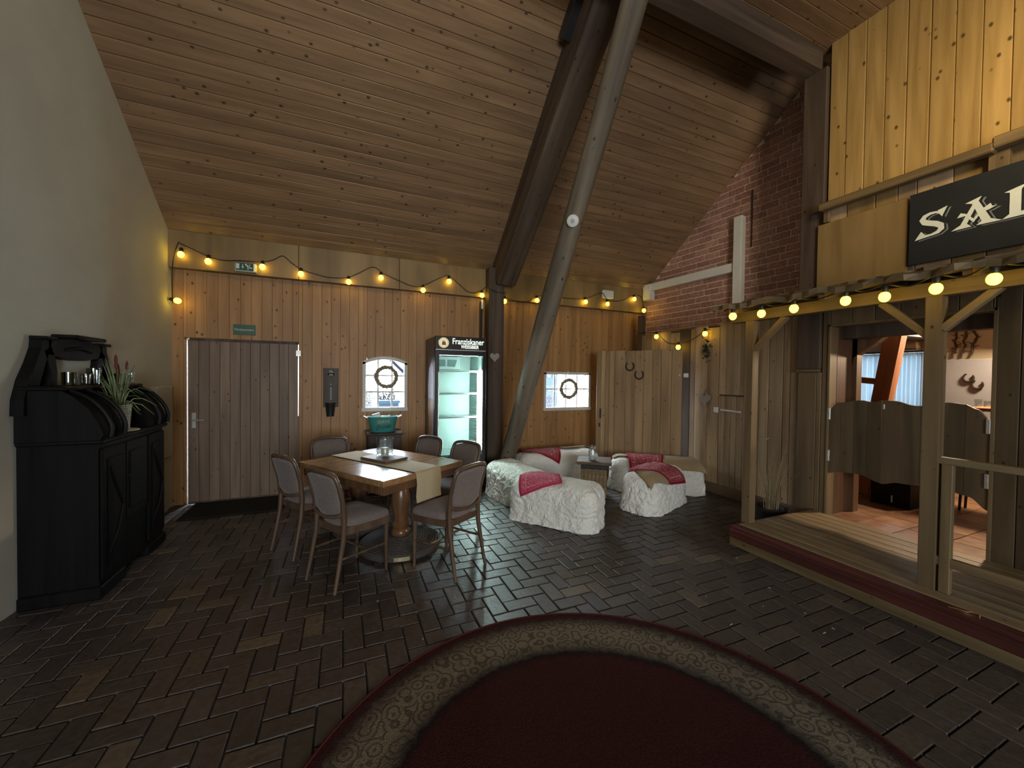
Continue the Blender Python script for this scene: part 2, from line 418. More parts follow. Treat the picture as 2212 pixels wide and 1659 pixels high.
# left wall, slightly out of square
lw = MB(); lw.prism([(-1.885, 5.985), (-1.965, 4.4), (-2.012, 3.45), (-2.25, -1.3), (-2.45, -5.2), (-2.75, -5.2), (-2.75, 6.1), (-1.885, 6.1)], -.1, 6.3, 'z')
wall_left = lw.build('wall_left', PLASTER); tag(wall_left, kind='structure')
def lwx(y): return -1.89 - .0503 * (5.885 - y)
# gable of brick behind the stable boards
P0 = Vector((5.26, 5.785, 0)); P1 = Vector((5.53, 3.14, 0)); gd = (P1 - P0).normalized(); gn = Vector((-gd.y, gd.x, 0))
if gn.x > 0: gn = -gn
PT = math.tan(math.radians(41.06))
def ceil_z(y): return 3.29 + (5.785 - y) * PT
BRK = brickmat('gable_brick', [(0, (.29, .15, .115)), (.5, (.36, .19, .145)), (1, (.43, .24, .18))], .75, .3)
MORT = plain('pale_mortar', (.72, .61, .54), .9, .2, var=.12, sc=50)
g = MB(); a = P0 - gd * .5; b_ = P1 + gd * .62; bk = -gn * .3
g.add([p + Vector((0, 0, 2.16)) for p in (a - gn * .004, b_ - gn * .004, b_ + bk, a + bk)] + [p + Vector((0, 0, 6.6)) for p in (a - gn * .004, b_ - gn * .004, b_ + bk, a + bk)],
      [(0, 1, 5, 4), (1, 2, 6, 5), (2, 3, 7, 6), (3, 0, 4, 7), (4, 5, 6, 7), (3, 2, 1, 0)])
wall_right = g.build('wall_right', MORT); tag(wall_right, kind='structure')
pz, pl = .0955, .250
gb = MB().box((-.1185, -.012, -.0415), (.1185, .006, .0415), .003); gh = MB().box((-.0575, -.012, -.0415), (.0575, .006, .0415), .003)
def mk(m_, n_):
    me = bpy.data.meshes.new(n_); me.from_pydata(m_.v, [], m_.f); me.update(); me.materials.append(BRK); return me
me_s, me_h = mk(gb, 'brick'), mk(gh, 'brick')
R3 = Matrix((gd, gn, Vector((0, 0, 1)))).transposed()
bl = []
for c in range(0, 46):
    z = 2.20 + c * pz + pz / 2
    for i in range(-2, 16):
        s_ = i * pl + (pl / 2 if c % 2 else 0) + .03 * ((c * 7) % 3)
        y = (P0 + gd * s_).y
        if z - .045 > ceil_z(y) or y < 2.62 or s_ < -.2: continue
        bl.append((z, s_))
bl.sort(key=lambda q: (P0 + gd * q[1]).length)
bl = bl[:]; rest = MB()
big = set(sorted(range(len(bl)), key=lambda i: (P0 + gd * bl[i][1] + Vector((0, 0, bl[i][0] - 1.6))).length)[:300])
for i, (z, s_) in enumerate(bl):
    p = P0 + gd * s_ + Vector((0, 0, z)) + gn * random.uniform(-.002, .002)
    if i in big:
        o = bpy.data.objects.new('brick', me_s); COL.objects.link(o); o.parent = wall_right
        M = R3.to_4x4(); M.translation = p - wloc(wall_right); o.matrix_local = M
    else:
        M = R3.to_4x4(); M.translation = p; rest.M = M; rest.box((-.1185, -.012, -.0415), (.1185, .006, .0415), .003)
if rest.v: tag(rest.build('brick_courses', BRK, wall_right), kind='stuff')

# ceiling: sloped boards, loft boards, plain slab behind the photographer
cl = MB(); th = .03
def cp(y, off): return (y, ceil_z(y) + off)
cl.prism([cp(5.86, .03), cp(2.2, .03), cp(2.2, .16), cp(5.86, .16)], -2.6, 6.3, 'x')
cl.box((-2.8, -5.3, ceil_z(2.25)), (6.3, 2.3, ceil_z(2.25) + .15))
cl.box((2.5, -5.2, 5.235), (5.2, 2.72, 5.30)); cl.box((2.4, -5.2, 5.2), (2.5, 2.72, 6.3))
ceiling = cl.build('ceiling', DARKT); tag(ceiling, kind='structure')
sd = Vector((0, -math.cos(math.radians(41.06)), math.sin(math.radians(41.06)))); sn = Vector((0, -sd.z, sd.y)); sn = -sn if sn.z > 0 else sn
cw = .118; s_ = .0
while s_ < 4.6:
    p = Vector((-2.05, 5.79, ceil_z(5.79) + .006)) + sd * s_
    for x0, x1 in ((-2.05, 2.2), (2.2, 5.75)):
        plank(ceiling, 'plank', (x0, p.y, p.z), sd, sn, cw - .002, .02, x1 - x0 - .002, CEIL, ch=.006, ld=(1, 0, 0))
    s_ += cw
y = 2.72
while y > .9:
    plank(ceiling, 'plank', (2.55, y, 5.235), (0, -1, 0), (0, 0, -1), cw - .002, .02, 2.5, CEIL, ch=.005, ld=(1, 0, 0)); y -= cw
aw = MB(); aw.box((6.2, -5.4, 3.2), (6.3, 6.1, 6.6)); aw.box((6.2, 5.05, -.1), (6.3, 6.1, 3.3)); aw.box((4.95, 5.0, -.12), (6.3, 6.1, -.01)); tag(aw.build('wall_outer', DARKT), kind='structure')
wf = MB(); wf.box((-2.9, -5.4, -.1), (6.3, -5.2, 6.6)); o = wf.build('wall_front', PLASTER); tag(o, kind='structure')

# stable front (wall of wide old boards in front of the gable), the dutch door in it
XS = 4.82
ws = MB()
ws.box((XS + .02, 2.81, -.1), (XS + .1, 5.41, 2.36)); ws.box((XS + .1, 2.81, 2.28), (5.6, 5.41, 2.36))
wall_stable = ws.build('wall_stable', DARKT); tag(wall_stable, kind='structure')
def oldplank(ya, yb, z0, z1, parent=None, mat=OLDW, t=.024, dx=0.0):
    return plank(parent or wall_stable, 'plank', (XS + .02 - dx, yb, z0), (0, 1, 0), (-1, 0, 0), ya - yb, t, z1 - z0, mat, ch=.004, ld=(0, 0, 1))
yb = [5.41, 5.30, 5.17, 4.97, 4.76, 4.56, 4.355, 4.262, 4.05, 3.853]
for i, (a, b_) in enumerate(zip(yb, yb[1:])): oldplank(a - .003, b_ + .003, 0, 2.36 + random.uniform(-.03, .02), t=.024 + random.uniform(-.006, .006), mat=DARKT if i == 5 else OLDW)  # the dark plank by the gate hinge stands for a shaded gap
yb = [3.425, 3.275, 3.155, 2.99, 2.90, 2.81]
for a, b_ in zip(yb, yb[1:]): oldplank(a - .003, b_ + .003, 0, 2.36, t=.024 + random.uniform(-.006, .006))
d2 = MB().box((XS + .012, 3.432, 1.40), (XS + .03, 3.846, 2.36)).build('door_2', DARKT); tag(d2, kind='structure')
for a, b_ in zip([3.846, 3.745, 3.63, 3.535, 3.432], [3.745, 3.63, 3.535, 3.432]): oldplank(a - .002, b_ + .002, 1.398, 2.37, d2, dx=.008)
d3 = MB().box((XS + .012, 3.29, .03), (XS + .03, 3.846, 1.376)).build('door_3', DARKT); tag(d3, kind='structure')
for a, b_ in zip([3.846, 3.755, 3.665, 3.58, 3.49, 3.432], [3.755, 3.665, 3.58, 3.49, 3.432]): oldplank(a - .003, b_ + .003, .02, 1.376, d3, dx=.006)
MB().box((XS - .02, 3.85, 1.14), (XS + .0, 3.92, 1.215), .003).build('latch_plate', WHITEP, d3)
MB().beam((XS - .028, 3.80, 1.186), (XS - .028, 3.50, 1.176), .012, .028, c=.003).build('latch_bar', STEEL, d3)
h = MB(); h.tube([(XS - .004, 3.26, .885), (XS - .03, 3.25, .875), (XS - .034, 3.20, .868), (XS - .03, 3.15, .875), (XS - .004, 3.14, .885)], .008)
h.build('door_handle', STEEL, wall_stable, smooth=True)

# ---------------------------------------------------------------- saloon front
XF = 4.78
sf = MB()
for (ya, yb_, za, zb) in ((2.80, 2.49, -.1, 1.70), (2.56, 2.49, 1.70, 2.36), (2.56, 1.33, 2.2, 2.36), (1.33, -5.2, -.1, 2.36)): sf.box((XF + .03, yb_, za), (XF + .14, ya, zb))
sf.box((XF + .03, -5.2, 2.36), (XF + .14, 2.56, 5.4))
wall_saloon = sf.build('wall_saloon', DARKT); tag(wall_saloon, kind='structure')
def fplank(ya, yb_, z0, z1, mat, x=XF, t=.028, nm='plank'):
    return plank(wall_saloon, nm, (x + .03, yb_, z0), (0, 1, 0), (-1, 0, 0), ya - yb_, t, z1 - z0, mat, ch=.005, ld=(0, 0, 1))
for a, b_ in ((2.50, 2.50 - .157),): pass
y = 2.55
while y > -2.2:
    fplank(y - .002, y - .155, 3.46, 5.22, KNOTTY, t=.03 + random.uniform(-.006, .006)); y -= .157
y = 2.555
while y > -1.2:
    wq = random.uniform(.13, .24); fplank(y - .002, y - wq + .002, 2.62, 3.46, random.choice([PLYW, OLDW, PORCHW, PLYW]), t=.022 + random.uniform(0, .012)); y -= wq
fplank(2.80, 2.612, .0, 1.695, PORCHW); fplank(2.608, 2.562, .0, 1.695, PORCHW); fplank(2.558, 2.492, .0, 2.36, PORCHW)
for a, b_ in ((1.335, 1.20), (1.20, 1.02), (1.02, .85), (.85, .62), (.62, .4), (.4, .15), (.15, -.1), (-.1, -.35)): fplank(a - .002, b_ + .002, .0, 2.36, SALW)
y = 2.49
while y > 1.33: fplank(y - .002, max(1.335, y - .19) + .002, 2.20, 2.36, PORCHW); y -= .19
j = MB(); j.box((XF - .01, 2.478, .14), (XF + .12, 2.50, 2.205), .003); j.box((XF - .01, 1.318, .14), (XF + .12, 1.342, 2.205), .003); j.box((XF - .01, 1.32, 2.18), (XF + .12, 2.50, 2.205), .003)
tag(j.build('trim_1', PORCHW), kind='structure')
o = MB().box((XF - .06, 1.86, 2.50), (XF - .035, 2.60, 3.285), .003).build('facade_panel', PLYW, wall_saloon)
o = MB(); o.beam((4.66, 2.55, 3.44), (4.66, 1.33, 3.44), .09, .075, c=.012); align(o.build('facade_rail', SHELFW, wall_saloon), (0, 1, 0))
o = MB(); o.beam((4.66, 1.34, 3.47), (4.66, -1.4, 3.47), .09, .09, c=.012); align(o.build('facade_rail', SHELFW, wall_saloon), (0, 1, 0))
o = MB(); o.box((4.70, 2.49, 3.29), (4.745, 2.54, 3.41), .004); o.box((4.70, 1.27, 3.2), (4.76, 1.38, 3.42), .004); o.build('rail_bracket', SHELFW, wall_saloon)

# ---------------------------------------------------------------- big timbers
t_ = thing('timber_post', 'dark square timber post against the back wall beside the lit drinks fridge', 'post', (2.14, 5.7, 0))
MB().box((2.02, 5.60, 0), (2.27, 5.782, 3.28), .012).build('post', DARKT, t_)
t_ = MB(); sv = sd
p0 = Vector((2.265, 5.70, ceil_z(5.70))) + sn * .20; p1 = Vector((2.265, 2.5, ceil_z(2.5))) + sn * .20
t_.beam(p0 - sd * .1, p1, .30, .42, upv=sn, c=.015)
t_ = t_.build('roof_rafter', DARKT); tag(t_, 'massive dark rafter running up the sloping board ceiling', 'beam')
align(t_, sd)
o = MB(); q = Vector((2.075, 3.62, ceil_z(3.62))) + sn * .11; o.beam(q, q + sd * 1.3, .10, .13, upv=sn, c=.006); tag(align(o.build('timber_batten', BLACKM), sd), 'short black batten fixed along the upper side of the rafter', 'batten')
# round pole: slightly crooked log
pts = []; rr = []
for i in range(25):
    t = i / 24; y = 5.47 + (2.50 - 5.47) * t; z = 0 + 4.985 * t
    pts.append((2.19 + .015 * t + .014 * math.sin(t * 9), y + .02 * math.sin(t * 7 + 1), z)); rr.append(.118 - .006 * math.sin(t * 11) - .012 * t)
pl_ = MB().tube(pts, rr, 14).build('round_pole', POLEW, smooth=True); align(pl_, (0, -2.92, 5.02)); tag(pl_, 'long round grey-brown log leaning from floor to the roof beam', 'pole')
pu = MB().box((1.2, 2.62, 5.0), (4.78, 2.82, 5.235), .012).build('roof_beam', DARKX); tag(pu, 'horizontal dark beam under the roof, ending at the saloon corner', 'beam')
po = thing('corner_post', 'dark hanging post between the brick gable and the saloon front', 'post', (4.81, 2.68, 1.70))
MB().box((4.752, 2.565, 1.73), (4.87, 2.80, 5.0), .01).build('post', DARKT, po)
MB().box((4.74, 2.57, 1.70), (4.87, 2.80, 1.73), .004).build('ledge', SHELFW, po)
o = MB().box((4.82, 5.425, 0), (4.92, 5.53, 2.72), .008).build('corner_stud', DARKT); tag(o, 'narrow dark upright stud in the corner behind the plank gate', 'post')
# ---------------------------------------------------------------- back door, windows, signs on the back wall
d1 = MB().box((DX0 + .013, D + .012, .015), (DX1 - .008, D + .05, DZ - .012)).build('door_1', DARKT); tag(d1, kind='structure')
x = DX0 + .013; nb = 11; w = (DX1 - .008 - x) / nb
for i in range(nb): plank(d1, 'plank', (x + i * w + .001, D + .012, .015), (1, 0, 0), (0, -1, 0), w - .002, .022, DZ - .03, DOORW, ch=.003, ld=(0, 0, 1))
h = MB(); h.box((DX0 + .05, D - .016, .93), (DX0 + .095, D - .008, 1.12), .003); h.tube([(DX0 + .072, D - .01, 1.03), (DX0 + .072, D - .06, 1.03), (DX0 + .19, D - .06, 1.03)], .010, 8)
h.build('door_handle', STEEL, d1, smooth=True)
cs = MB(); cs.box((DX1 - .012, D - .012, .0), (DX1 + .012, D + .0, 1.05), .002); cs.build('draught_strip', DOORW, d1)
cs = MB(); cs.box((DX0 + .03, D - .014, DZ - .026), (DX1, D + .04, DZ + .010), .002); cs.build('head_strip', DARKT, d1)
MB().box((DX0 + .013, D - .012, .001), (DX1, D + .04, .030), .002).build('threshold', DARKT, d1)
hg = MB(); hg.box((DX1 - .03, D - .02, 1.84), (DX1 + .03, D - .006, 1.92), .003); hg.build('hinge', STEEL, d1)

def window(n, x0, x1, z0, z1, arch, vx, hz):
    fy0, fy1 = D - .012, D + .07
    f = MB(); b = .034
    top = lambda x: z1 - arch * ((x - (x0 + x1) / 2) / ((x1 - x0) / 2)) ** 2
    f.box((x0 - .01, fy0, z0 - .01), (x0 + b, fy1, top(x0) + .005), .003); f.box((x1 - b, fy0, z0 - .01), (x1 + .01, fy1, top(x1) + .005), .003)
    f.box((x0 - .02, fy0 - .012, z0 - .03), (x1 + .02, fy1, z0 + b * .8), .004)
    N_ = 12 if arch else 1
    for i in range(N_):
        a, c = x0 - .01 + (x1 - x0 + .02) * i / N_, x0 - .01 + (x1 - x0 + .02) * (i + 1) / N_
        f.prism([(a, top(a) - b), (c, top(c) - b), (c, top(c) + .012), (a, top(a) + .012)], fy0, fy1, 'y')
    wf_ = f.build('window_%d' % n, WINP); tag(wf_, kind='structure')
    mt = MB()
    for v in vx: mt.box((v - .0115, D + .02, z0 + .02), (v + .0115, D + .05, top(v) - b * .8), .002)
    for hh in hz: mt.box((x0 + b * .6, D + .018, hh - .012), (x1 - b * .6, D + .052, hh + .012), .002)
    mt.build('glazing_bars', WINP, wf_)
    ex = [x0 + b] + list(vx) + [x1 - b]; ez = [z0 + b * .8] + list(hz) + [None]
    for a, c in zip(ex, ex[1:]):
        for e, g_ in zip(ez, ez[1:]):
            pg = MB(); n_ = 5 if arch and g_ is None else 1
            pts_ = [(a, e), (c, e)]
            if g_ is None:
                for k in range(n_ + 1):
                    xx = c + (a - c) * k / n_; pts_.append((xx, top(xx) - b * .8))
            else: pts_ += [(c, g_), (a, g_)]
            pg.prism(pts_, D + .034, D + .037, 'y'); pg.build('pane', GLASSW, wf_)
    return wf_
window(1, *W1, .075, (.447, .640), (1.365, 1.600))
window(2, *W2, 0, (3.352, 3.585, 3.812), (1.405,))
# wreaths hanging in the windows
def wreathmat():
    return plain('dry_twig_wreath', (.26, .22, .16), .9, .2, var=.5, sc=120, bump=.6)
WRE = wreathmat()
def wreath(name, lab, c, r, th_, strz, seed):
    rnd = random.Random(seed); t = thing(name, lab, 'wreath', (c[0], c[1], c[2]))
    m = MB(); pts = []; rs = []
    for k in range(72):
        a = 2 * PI * k / 72; rr_ = r + rnd.uniform(-.006, .006); pts.append((c[0] + rr_ * math.sin(a), c[1] + rnd.uniform(-.005, .005), c[2] + rr_ * math.cos(a))); rs.append(th_ * rnd.uniform(.78, 1.18))
    m.tube(pts, rs, 8, closed=True)
    for k in range(110):
        a = rnd.uniform(0, 2 * PI); rr_ = r + rnd.uniform(-th_, th_) * .8
        p = Vector((c[0] + rr_ * math.sin(a), c[1] - rnd.uniform(0, th_), c[2] + rr_ * math.cos(a)))
        q = p + Vector((math.cos(a) + rnd.uniform(-.7, .7), rnd.uniform(-.6, .1), -math.sin(a) + rnd.uniform(-.7, .7))).normalized() * rnd.uniform(.02, .038)
        m.tube([p, q], [.004, .0015], 4)
    m.build('twig_ring', WRE, t, smooth=True)
    m = MB().tube([(c[0], c[1], c[2] + r), (c[0], c[1], strz)], .0025, 5); m.build('hanging_cord', WHITEP, t)
    return t
wreath('window_wreath', 'pale twig wreath hanging in the arched window left of the fridge', (.556, D - .045, 1.582), .138, .029, 1.86, 1)
wreath('window_wreath', 'twig wreath hanging in the small rectangular window right of the log', (3.60, D - .045, 1.412), .152, .031, 1.70, 2)
o = MB().lathe([(.004, 0), (.022, .004), (.024, .012), (.012, .02)], 12); o.M = Matrix()
o = MB(); o.M = Matrix.Translation((3.59, D - .03, 1.69)) @ Matrix.Rotation(PI / 2, 4, 'X'); o.lathe([(.022, 0), (.026, .008), (.018, .016)], 12); tag(o.build('suction_hook', WHITEP), 'small white hook at the top edge of the rectangular window', 'hook')

# signs
GREEN = plain('sign_green', (.012, .075, .048), .35, .5, var=.03); PALE = plain('sign_pale', (.62, .66, .58), .4, .4, var=.03)
PALE2 = plain('sign_faded_print', (.42, .42, .30), .5, .3, var=.03); SIGNBOX = plain('sign_housing', (.42, .44, .40), .4, .4, var=.04)
def text_mesh(txt, size, shear=0.0, extr=.001, bold=0.0):
    c = bpy.data.curves.new('txt', 'FONT'); c.body = txt; c.size = size; c.shear = shear; c.extrude = extr; c.align_x = 'CENTER'; c.align_y = 'CENTER'; c.offset = bold; c.resolution_u = 4
    o = bpy.data.objects.new('txt', c); COL.objects.link(o); dg = bpy.context.evaluated_depsgraph_get()
    me = bpy.data.meshes.new_from_object(o.evaluated_get(dg)); bpy.data.objects.remove(o); return me
def text(name, txt, size, parent, M, mat, sx=1.0, **k):
    me = text_mesh(txt, size, **k); me.materials.clear(); me.materials.append(mat)
    o = bpy.data.objects.new(name, me); COL.objects.link(o); o.parent = parent
    M = M.copy(); M.translation = M.translation - (wloc(parent) if parent else Vector())
    o.matrix_local = M @ Matrix.Diagonal((sx, 1, 1, 1)); return o
FACE_B = Matrix(((1, 0, 0, 0), (0, 0, -1, 0), (0, 1, 0, 0), (0, 0, 0, 1)))     # letters on a face looking to -Y
def at(M, p): M = M.copy(); M.translation = Vector(p); return M
ex = thing('exit_sign', 'green exit sign box on the board under the ceiling, beside a bulb', 'sign', (-1.125, 5.76, 2.85))
m = MB(); m.box((-1.232, 5.725, 2.858), (-1.012, 5.785, 2.966), .005); m.build('housing', SIGNBOX, ex)
m = MB(); m.box((-1.226, 5.7225, 2.872), (-1.04, 5.7255, 2.962), .001); m.build('face', GREEN, ex)
m = MB(); m.box((-1.038, 5.7215, 2.866), (-1.016, 5.7255, 2.962), .001); m.build('lit_end', emis('sign_lit_end', (1, .8, .35), .5), ex)
m = MB(); yq0, yq1 = 5.7208, 5.7228
m.box((-1.220, yq0, 2.888), (-1.186, yq1, 2.950))
m.prism([(-1.155, 2.945), (-1.147, 2.945), (-1.147, 2.912), (-1.135, 2.918), (-1.151, 2.893), (-1.167, 2.918), (-1.155, 2.912)], yq0, yq1, 'y')
m.strip([(-1.112, 2.935, .016), (-1.09, 2.918, .018), (-1.066, 2.905, .012), (-1.05, 2.908, .008)], yq0, yq1, 'y')
m.strip([(-1.092, 2.918, .010), (-1.085, 2.94, .008), (-1.07, 2.945, .006)], yq0, yq1, 'y'); m.strip([(-1.09, 2.914, .012), (-1.10, 2.898, .009), (-1.092, 2.882, .008)], yq0, yq1, 'y')
m.prism([(-1.118 + .010 * math.cos(k * PI / 5), 2.945 + .010 * math.sin(k * PI / 5)) for k in range(10)], yq0, yq1, 'y')
m.build('pictogram', PALE, ex)
ns = MB().box((-1.283, D - .008, 2.092), (-1.045, D, 2.222), .002).build('escape_sign', GREEN); tag(ns, 'green emergency exit plate with pale lettering above the plank door', 'sign')
text('lettering', 'Notausgang', .044, ns, at(FACE_B, (-1.164, D - .009, 2.158)), PALE2, extr=.0006, bold=.0006)
# wall bottle opener with catch cup
bo = thing('bottle_opener', 'dark wooden wall bottle opener board with a black cap bucket', 'opener', (-.166, D - .01, 1.1))
m = MB().box((-.262, D - .022, 1.16), (-.072, D, 1.692), .004); m.build('board', wood('opener_board', (.05, .042, .034), (.10, .085, .066), 'Z', .6, .3), bo)
m = MB(); m.tube([(-.20, D - .03, 1.60), (-.195, D - .05, 1.618), (-.165, D - .055, 1.622), (-.135, D - .05, 1.618), (-.13, D - .03, 1.60)], .008); m.box((-.195, D - .032, 1.585), (-.135, D - .022, 1.66), .003); m.build('opener_iron', BLACKM, bo, smooth=True)
m = MB(); m.box((-.185, D - .034, 1.25), (-.148, D - .022, 1.44), .003); m.build('strap', BLACKM, bo)
m = MB(); m.lathe([(.046, 1.04), (.064, 1.215), (.066, 1.22), (.060, 1.22), (.043, 1.045)], 20, c=(-.172, D - .075, 0)); m.build('cap_bucket', plain('bucket_black', (.010, .013, .015), .4, .5), bo, smooth=True)
for z in (1.655, 1.47):
    m = MB(); m.M = Matrix.Translation((-.168, D - .034, z)) @ Matrix.Rotation(PI / 2, 4, 'X'); m.lathe([(.009, 0), (.007, .005), (.001, .007)], 10); m.build('screw', STEEL, bo, smooth=True)
# white junction box, heart, conduit
o = MB().box((4.215, D - .155, 3.03), (4.45, D - .1, 3.178), .012).build('junction_box', WHITEP); tag(o, 'square white junction box on the board above the bulbs', 'box')
def heart_poly(s, cx, cz):
    return [(cx + s * 16 * math.sin(t) ** 3 / 16, cz + s * (13 * math.cos(t) - 5 * math.cos(2 * t) - 2 * math.cos(3 * t) - math.cos(4 * t)) / 16) for t in [2 * PI * k / 28 for k in range(28)]]
HEART = plain('grey_felt', (.30, .27, .24), .9, .2, var=.2, sc=90, bump=.4)
o = MB().prism(heart_poly(.078, 2.11, 1.905), 5.57, 5.598, 'y').build('heart_ornament', HEART); tag(o, 'grey heart ornament hanging on the dark timber post by the fridge', 'heart')
ht = thing('heart_ornament', 'pale heart ornament hanging on the stable boards beside the hatch door', 'heart', (4.79, 4.06, 1.32))
MB().prism(heart_poly(.095, 4.06, 1.32), 4.775, 4.796, 'x').build('heart', HEART, ht)
MB().tube([(4.786, 4.06, 1.37), (4.79, 4.04, 1.44), (4.796, 4.03, 1.47)], .003, 5).build('cord', CABLE, ht)
cd = thing('cable_duct', 'black vertical pipe with white sleeve between fridge and timber post', 'pipe', (1.975, 5.8, 2.1))
MB().box((1.955, 5.79, 2.12), (1.985, 5.87, 2.78), .004).build('pipe', BLACKP, cd)
MB().box((1.957, 5.775, 2.66), (1.987, 5.80, 2.80), .003).build('sleeve', WHITEP, cd)
# small white cabinet boxed onto the left wall near the corner
fb = thing('wall_cabinet', 'pale box panel on the left wall in the corner by the door', 'cabinet', (-1.88, 5.6, .6))
MB().box((-1.95, 5.375, .63), (-1.855, 5.79, 1.445), .006).build('box', PLASTER, fb)
MB().box((-1.862, 5.385, .65), (-1.845, 5.43, .83), .003).build('dark_slot', BLACKM, fb)
MB().box((-1.95, 5.375, .0), (-1.868, 5.70, .62), .006).build('lower_box', PLASTER, fb)
# mat
o = MB().box((-1.66, 5.25, .0), (-.66, 5.86, .014), .005).build('door_mat', plain('black_rubber', (.013, .013, .013), .85, .2, var=.3, sc=90)); tag(o, 'flat black mat on the floor before the plank door', 'mat')
# fire extinguisher behind the table
RED = plain('extinguisher_red', (.30, .012, .016), .35, .5)
fe = thing('fire_extinguisher', 'red fire extinguisher standing on the floor behind the dining table', 'extinguisher', (.05, 5.5, 0))
MB().lathe([(.07, .0), (.078, .02), (.078, .36), (.06, .41), (.03, .43), (.022, .45)], 18, c=(.05, 5.5, 0)).build('cylinder', RED, fe, smooth=True)
m = MB(); m.box((.03, 5.48, .445), (.07, 5.52, .48), .004); m.beam((.05, 5.5, .49), (.05, 5.38, .52), .025, .012); m.tube([(.07, 5.5, .46), (.14, 5.46, .42), (.15, 5.43, .2)], .009); m.build('valve_and_hose', BLACKP, fe)

# ---------------------------------------------------------------- string lights
def bulb_parts(root, p, dr=(0, 0, -1), r=.034, sock=.05):
    p = Vector(p); dr = Vector(dr).normalized(); q = Vector((0, 0, 1)).rotation_difference(-dr).to_matrix().to_4x4()
    m = MB(); m.M = Matrix.Translation(p) @ q
    m.lathe([(r * math.sin(PI * k / 8) if 0 < k < 8 else .001, -r * math.cos(PI * k / 8) * 1.12) for k in range(9)], 14, cap=False)
    b = m.build('bulb', BULB, root, smooth=2, origin=p)
    m = MB(); m.M = Matrix.Translation(p) @ q; m.lathe([(.017, r * .95), (.020, r + .01), (.020, r + sock * .8), (.012, r + sock)], 10)
    m.build('socket', CABLE, b, smooth=True)
def smooth_path(pts, n=6):
    P = [Vector(p) for p in pts]; out = []
    for i in range(len(P) - 1):
        a, b_, c, d = P[max(i - 1, 0)], P[i], P[i + 1], P[min(i + 2, len(P) - 1)]
        for k in range(n):
            t = k / n; out.append(.5 * (2 * b_ + (c - a) * t + (2 * a - 5 * b_ + 4 * c - d) * t * t + (3 * b_ - a - 3 * c + d) * t ** 3))
    return out + [P[-1]]
YC = 5.772
sl = thing('string_lights', 'black cable with warm round bulbs draped along the back wall board', 'string lights', (1.5, YC, 2.9))
c1 = [(-1.86, 5.80, 2.42), (-1.85, YC, 2.851), (-1.802, YC, 3.11), (-1.768, YC, 3.118), (-1.6, YC, 3.045), (-1.487, YC, 2.998), (-1.349, YC, 2.979), (-1.183, YC - .04, 2.989), (-.964, YC, 3.011), (-.838, YC, 3.051), (-.731, YC, 3.118), (-.632, YC, 3.042), (-.515, YC, 2.967), (-.364, YC, 2.93), (-.17, YC, 2.903), (.03, YC, 2.926), (.177, YC, 3.005), (.362, YC, 3.111), (.511, YC, 3.031), (.733, YC, 2.952), (.896, YC, 2.902), (1.042, YC, 2.918), (1.231, YC, 3.026), (1.405, YC, 3.115), (1.476, YC, 3.088), (1.658, YC, 2.954), (1.732, YC, 2.904), (1.843, YC, 2.894), (1.956, YC, 2.941), (1.99, 5.70, 2.98), (2.0, 5.585, 2.95), (2.14, 5.58, 2.90), (2.29, 5.585, 2.90), (2.33, YC, 2.882), (2.508, YC, 2.832), (2.757, YC, 2.839), (2.925, YC, 2.945), (3.187, YC, 2.97), (3.549, YC, 2.964), (3.879, YC, 2.994), (4.171, YC - .04, 3.111), (4.26, YC - .06, 3.02), (4.333, YC, 3.003), (4.632, YC, 3.021), (4.928, YC, 3.15), (5.1, YC - .02, 3.13), (5.12, YC - .06, 2.92)]
MB().tube(smooth_path(c1, 5), .0055, 6).build('cable', CABLE, sl, smooth=True)
for p in [(-1.80, 5.76, 2.447), (-1.76, 5.735, 2.985), (-1.5, 5.735, 2.938), (-.947, 5.735, 2.94), (-.522, 5.735, 2.902), (.048, 5.735, 2.862), (.464, 5.735, 2.965), (1.048, 5.735, 2.85), (1.431, 5.735, 3.019), (1.951, 5.735, 2.861), (2.331, 5.735, 2.802), (2.906, 5.735, 2.868), (3.28, 5.735, 2.963), (3.853, 5.735, 2.929), (4.305, 5.72, 2.927), (4.917, 5.735, 3.073), (5.07, 5.65, 2.86)]:
    bulb_parts(sl, p, dr=(0, -.25, -1) if p[2] > 2.5 else (.9, -.2, -.2))
s2 = thing('string_lights', 'cable with three warm bulbs along the top of the stable boards', 'string lights', (4.75, 4.6, 2.3))
c2 = [(4.80, 5.45, 2.41), (4.745, 5.15, 2.388), (4.74, 4.957, 2.345), (4.74, 4.733, 2.184), (4.735, 4.496, 2.15), (4.74, 4.28, 2.183), (4.745, 4.03, 2.30), (4.77, 3.97, 2.31)]
MB().tube(smooth_path(c2, 5), .0055, 6).build('cable', CABLE, s2, smooth=True)
for p in [(4.72, 4.957, 2.30), (4.72, 4.496, 2.094), (4.72, 4.015, 2.254)]: bulb_parts(s2, p)
# ---------------------------------------------------------------- porch of the saloon
DKX0, DKX1, DKY1, DKZ = 3.47, 4.775, 2.60, .185
pd = thing('porch_deck', 'low wooden porch deck with red front edge before the batwing doors', 'deck', (4.1, 1, 0))
m = MB(); m.box((DKX0 + .06, -2.6, .0), (DKX1, DKY1 - .03, DKZ - .03)); m.build('substructure', DARKT, pd)
x = DKX0 + .004; first = True
wds = [.10] + [.128] * 9 + [.06]
for w in wds:
    if x + w > DKX1 + .01: break
    plank(pd, 'deck_board', (x, DKY1 if not first else DKY1, DKZ - .026), (1, 0, 0), (0, 0, 1), w - .006, .026, 5.2, REDW if first else DECKW, ch=.004, ld=(0, -1, 0))
    x += w; first = False
plank(pd, 'front_board', (DKX0, DKY1, .085), (0, 0, 1), (-1, 0, 0), .076, .03, 5.2, REDW, ch=.006, ld=(0, -1, 0))
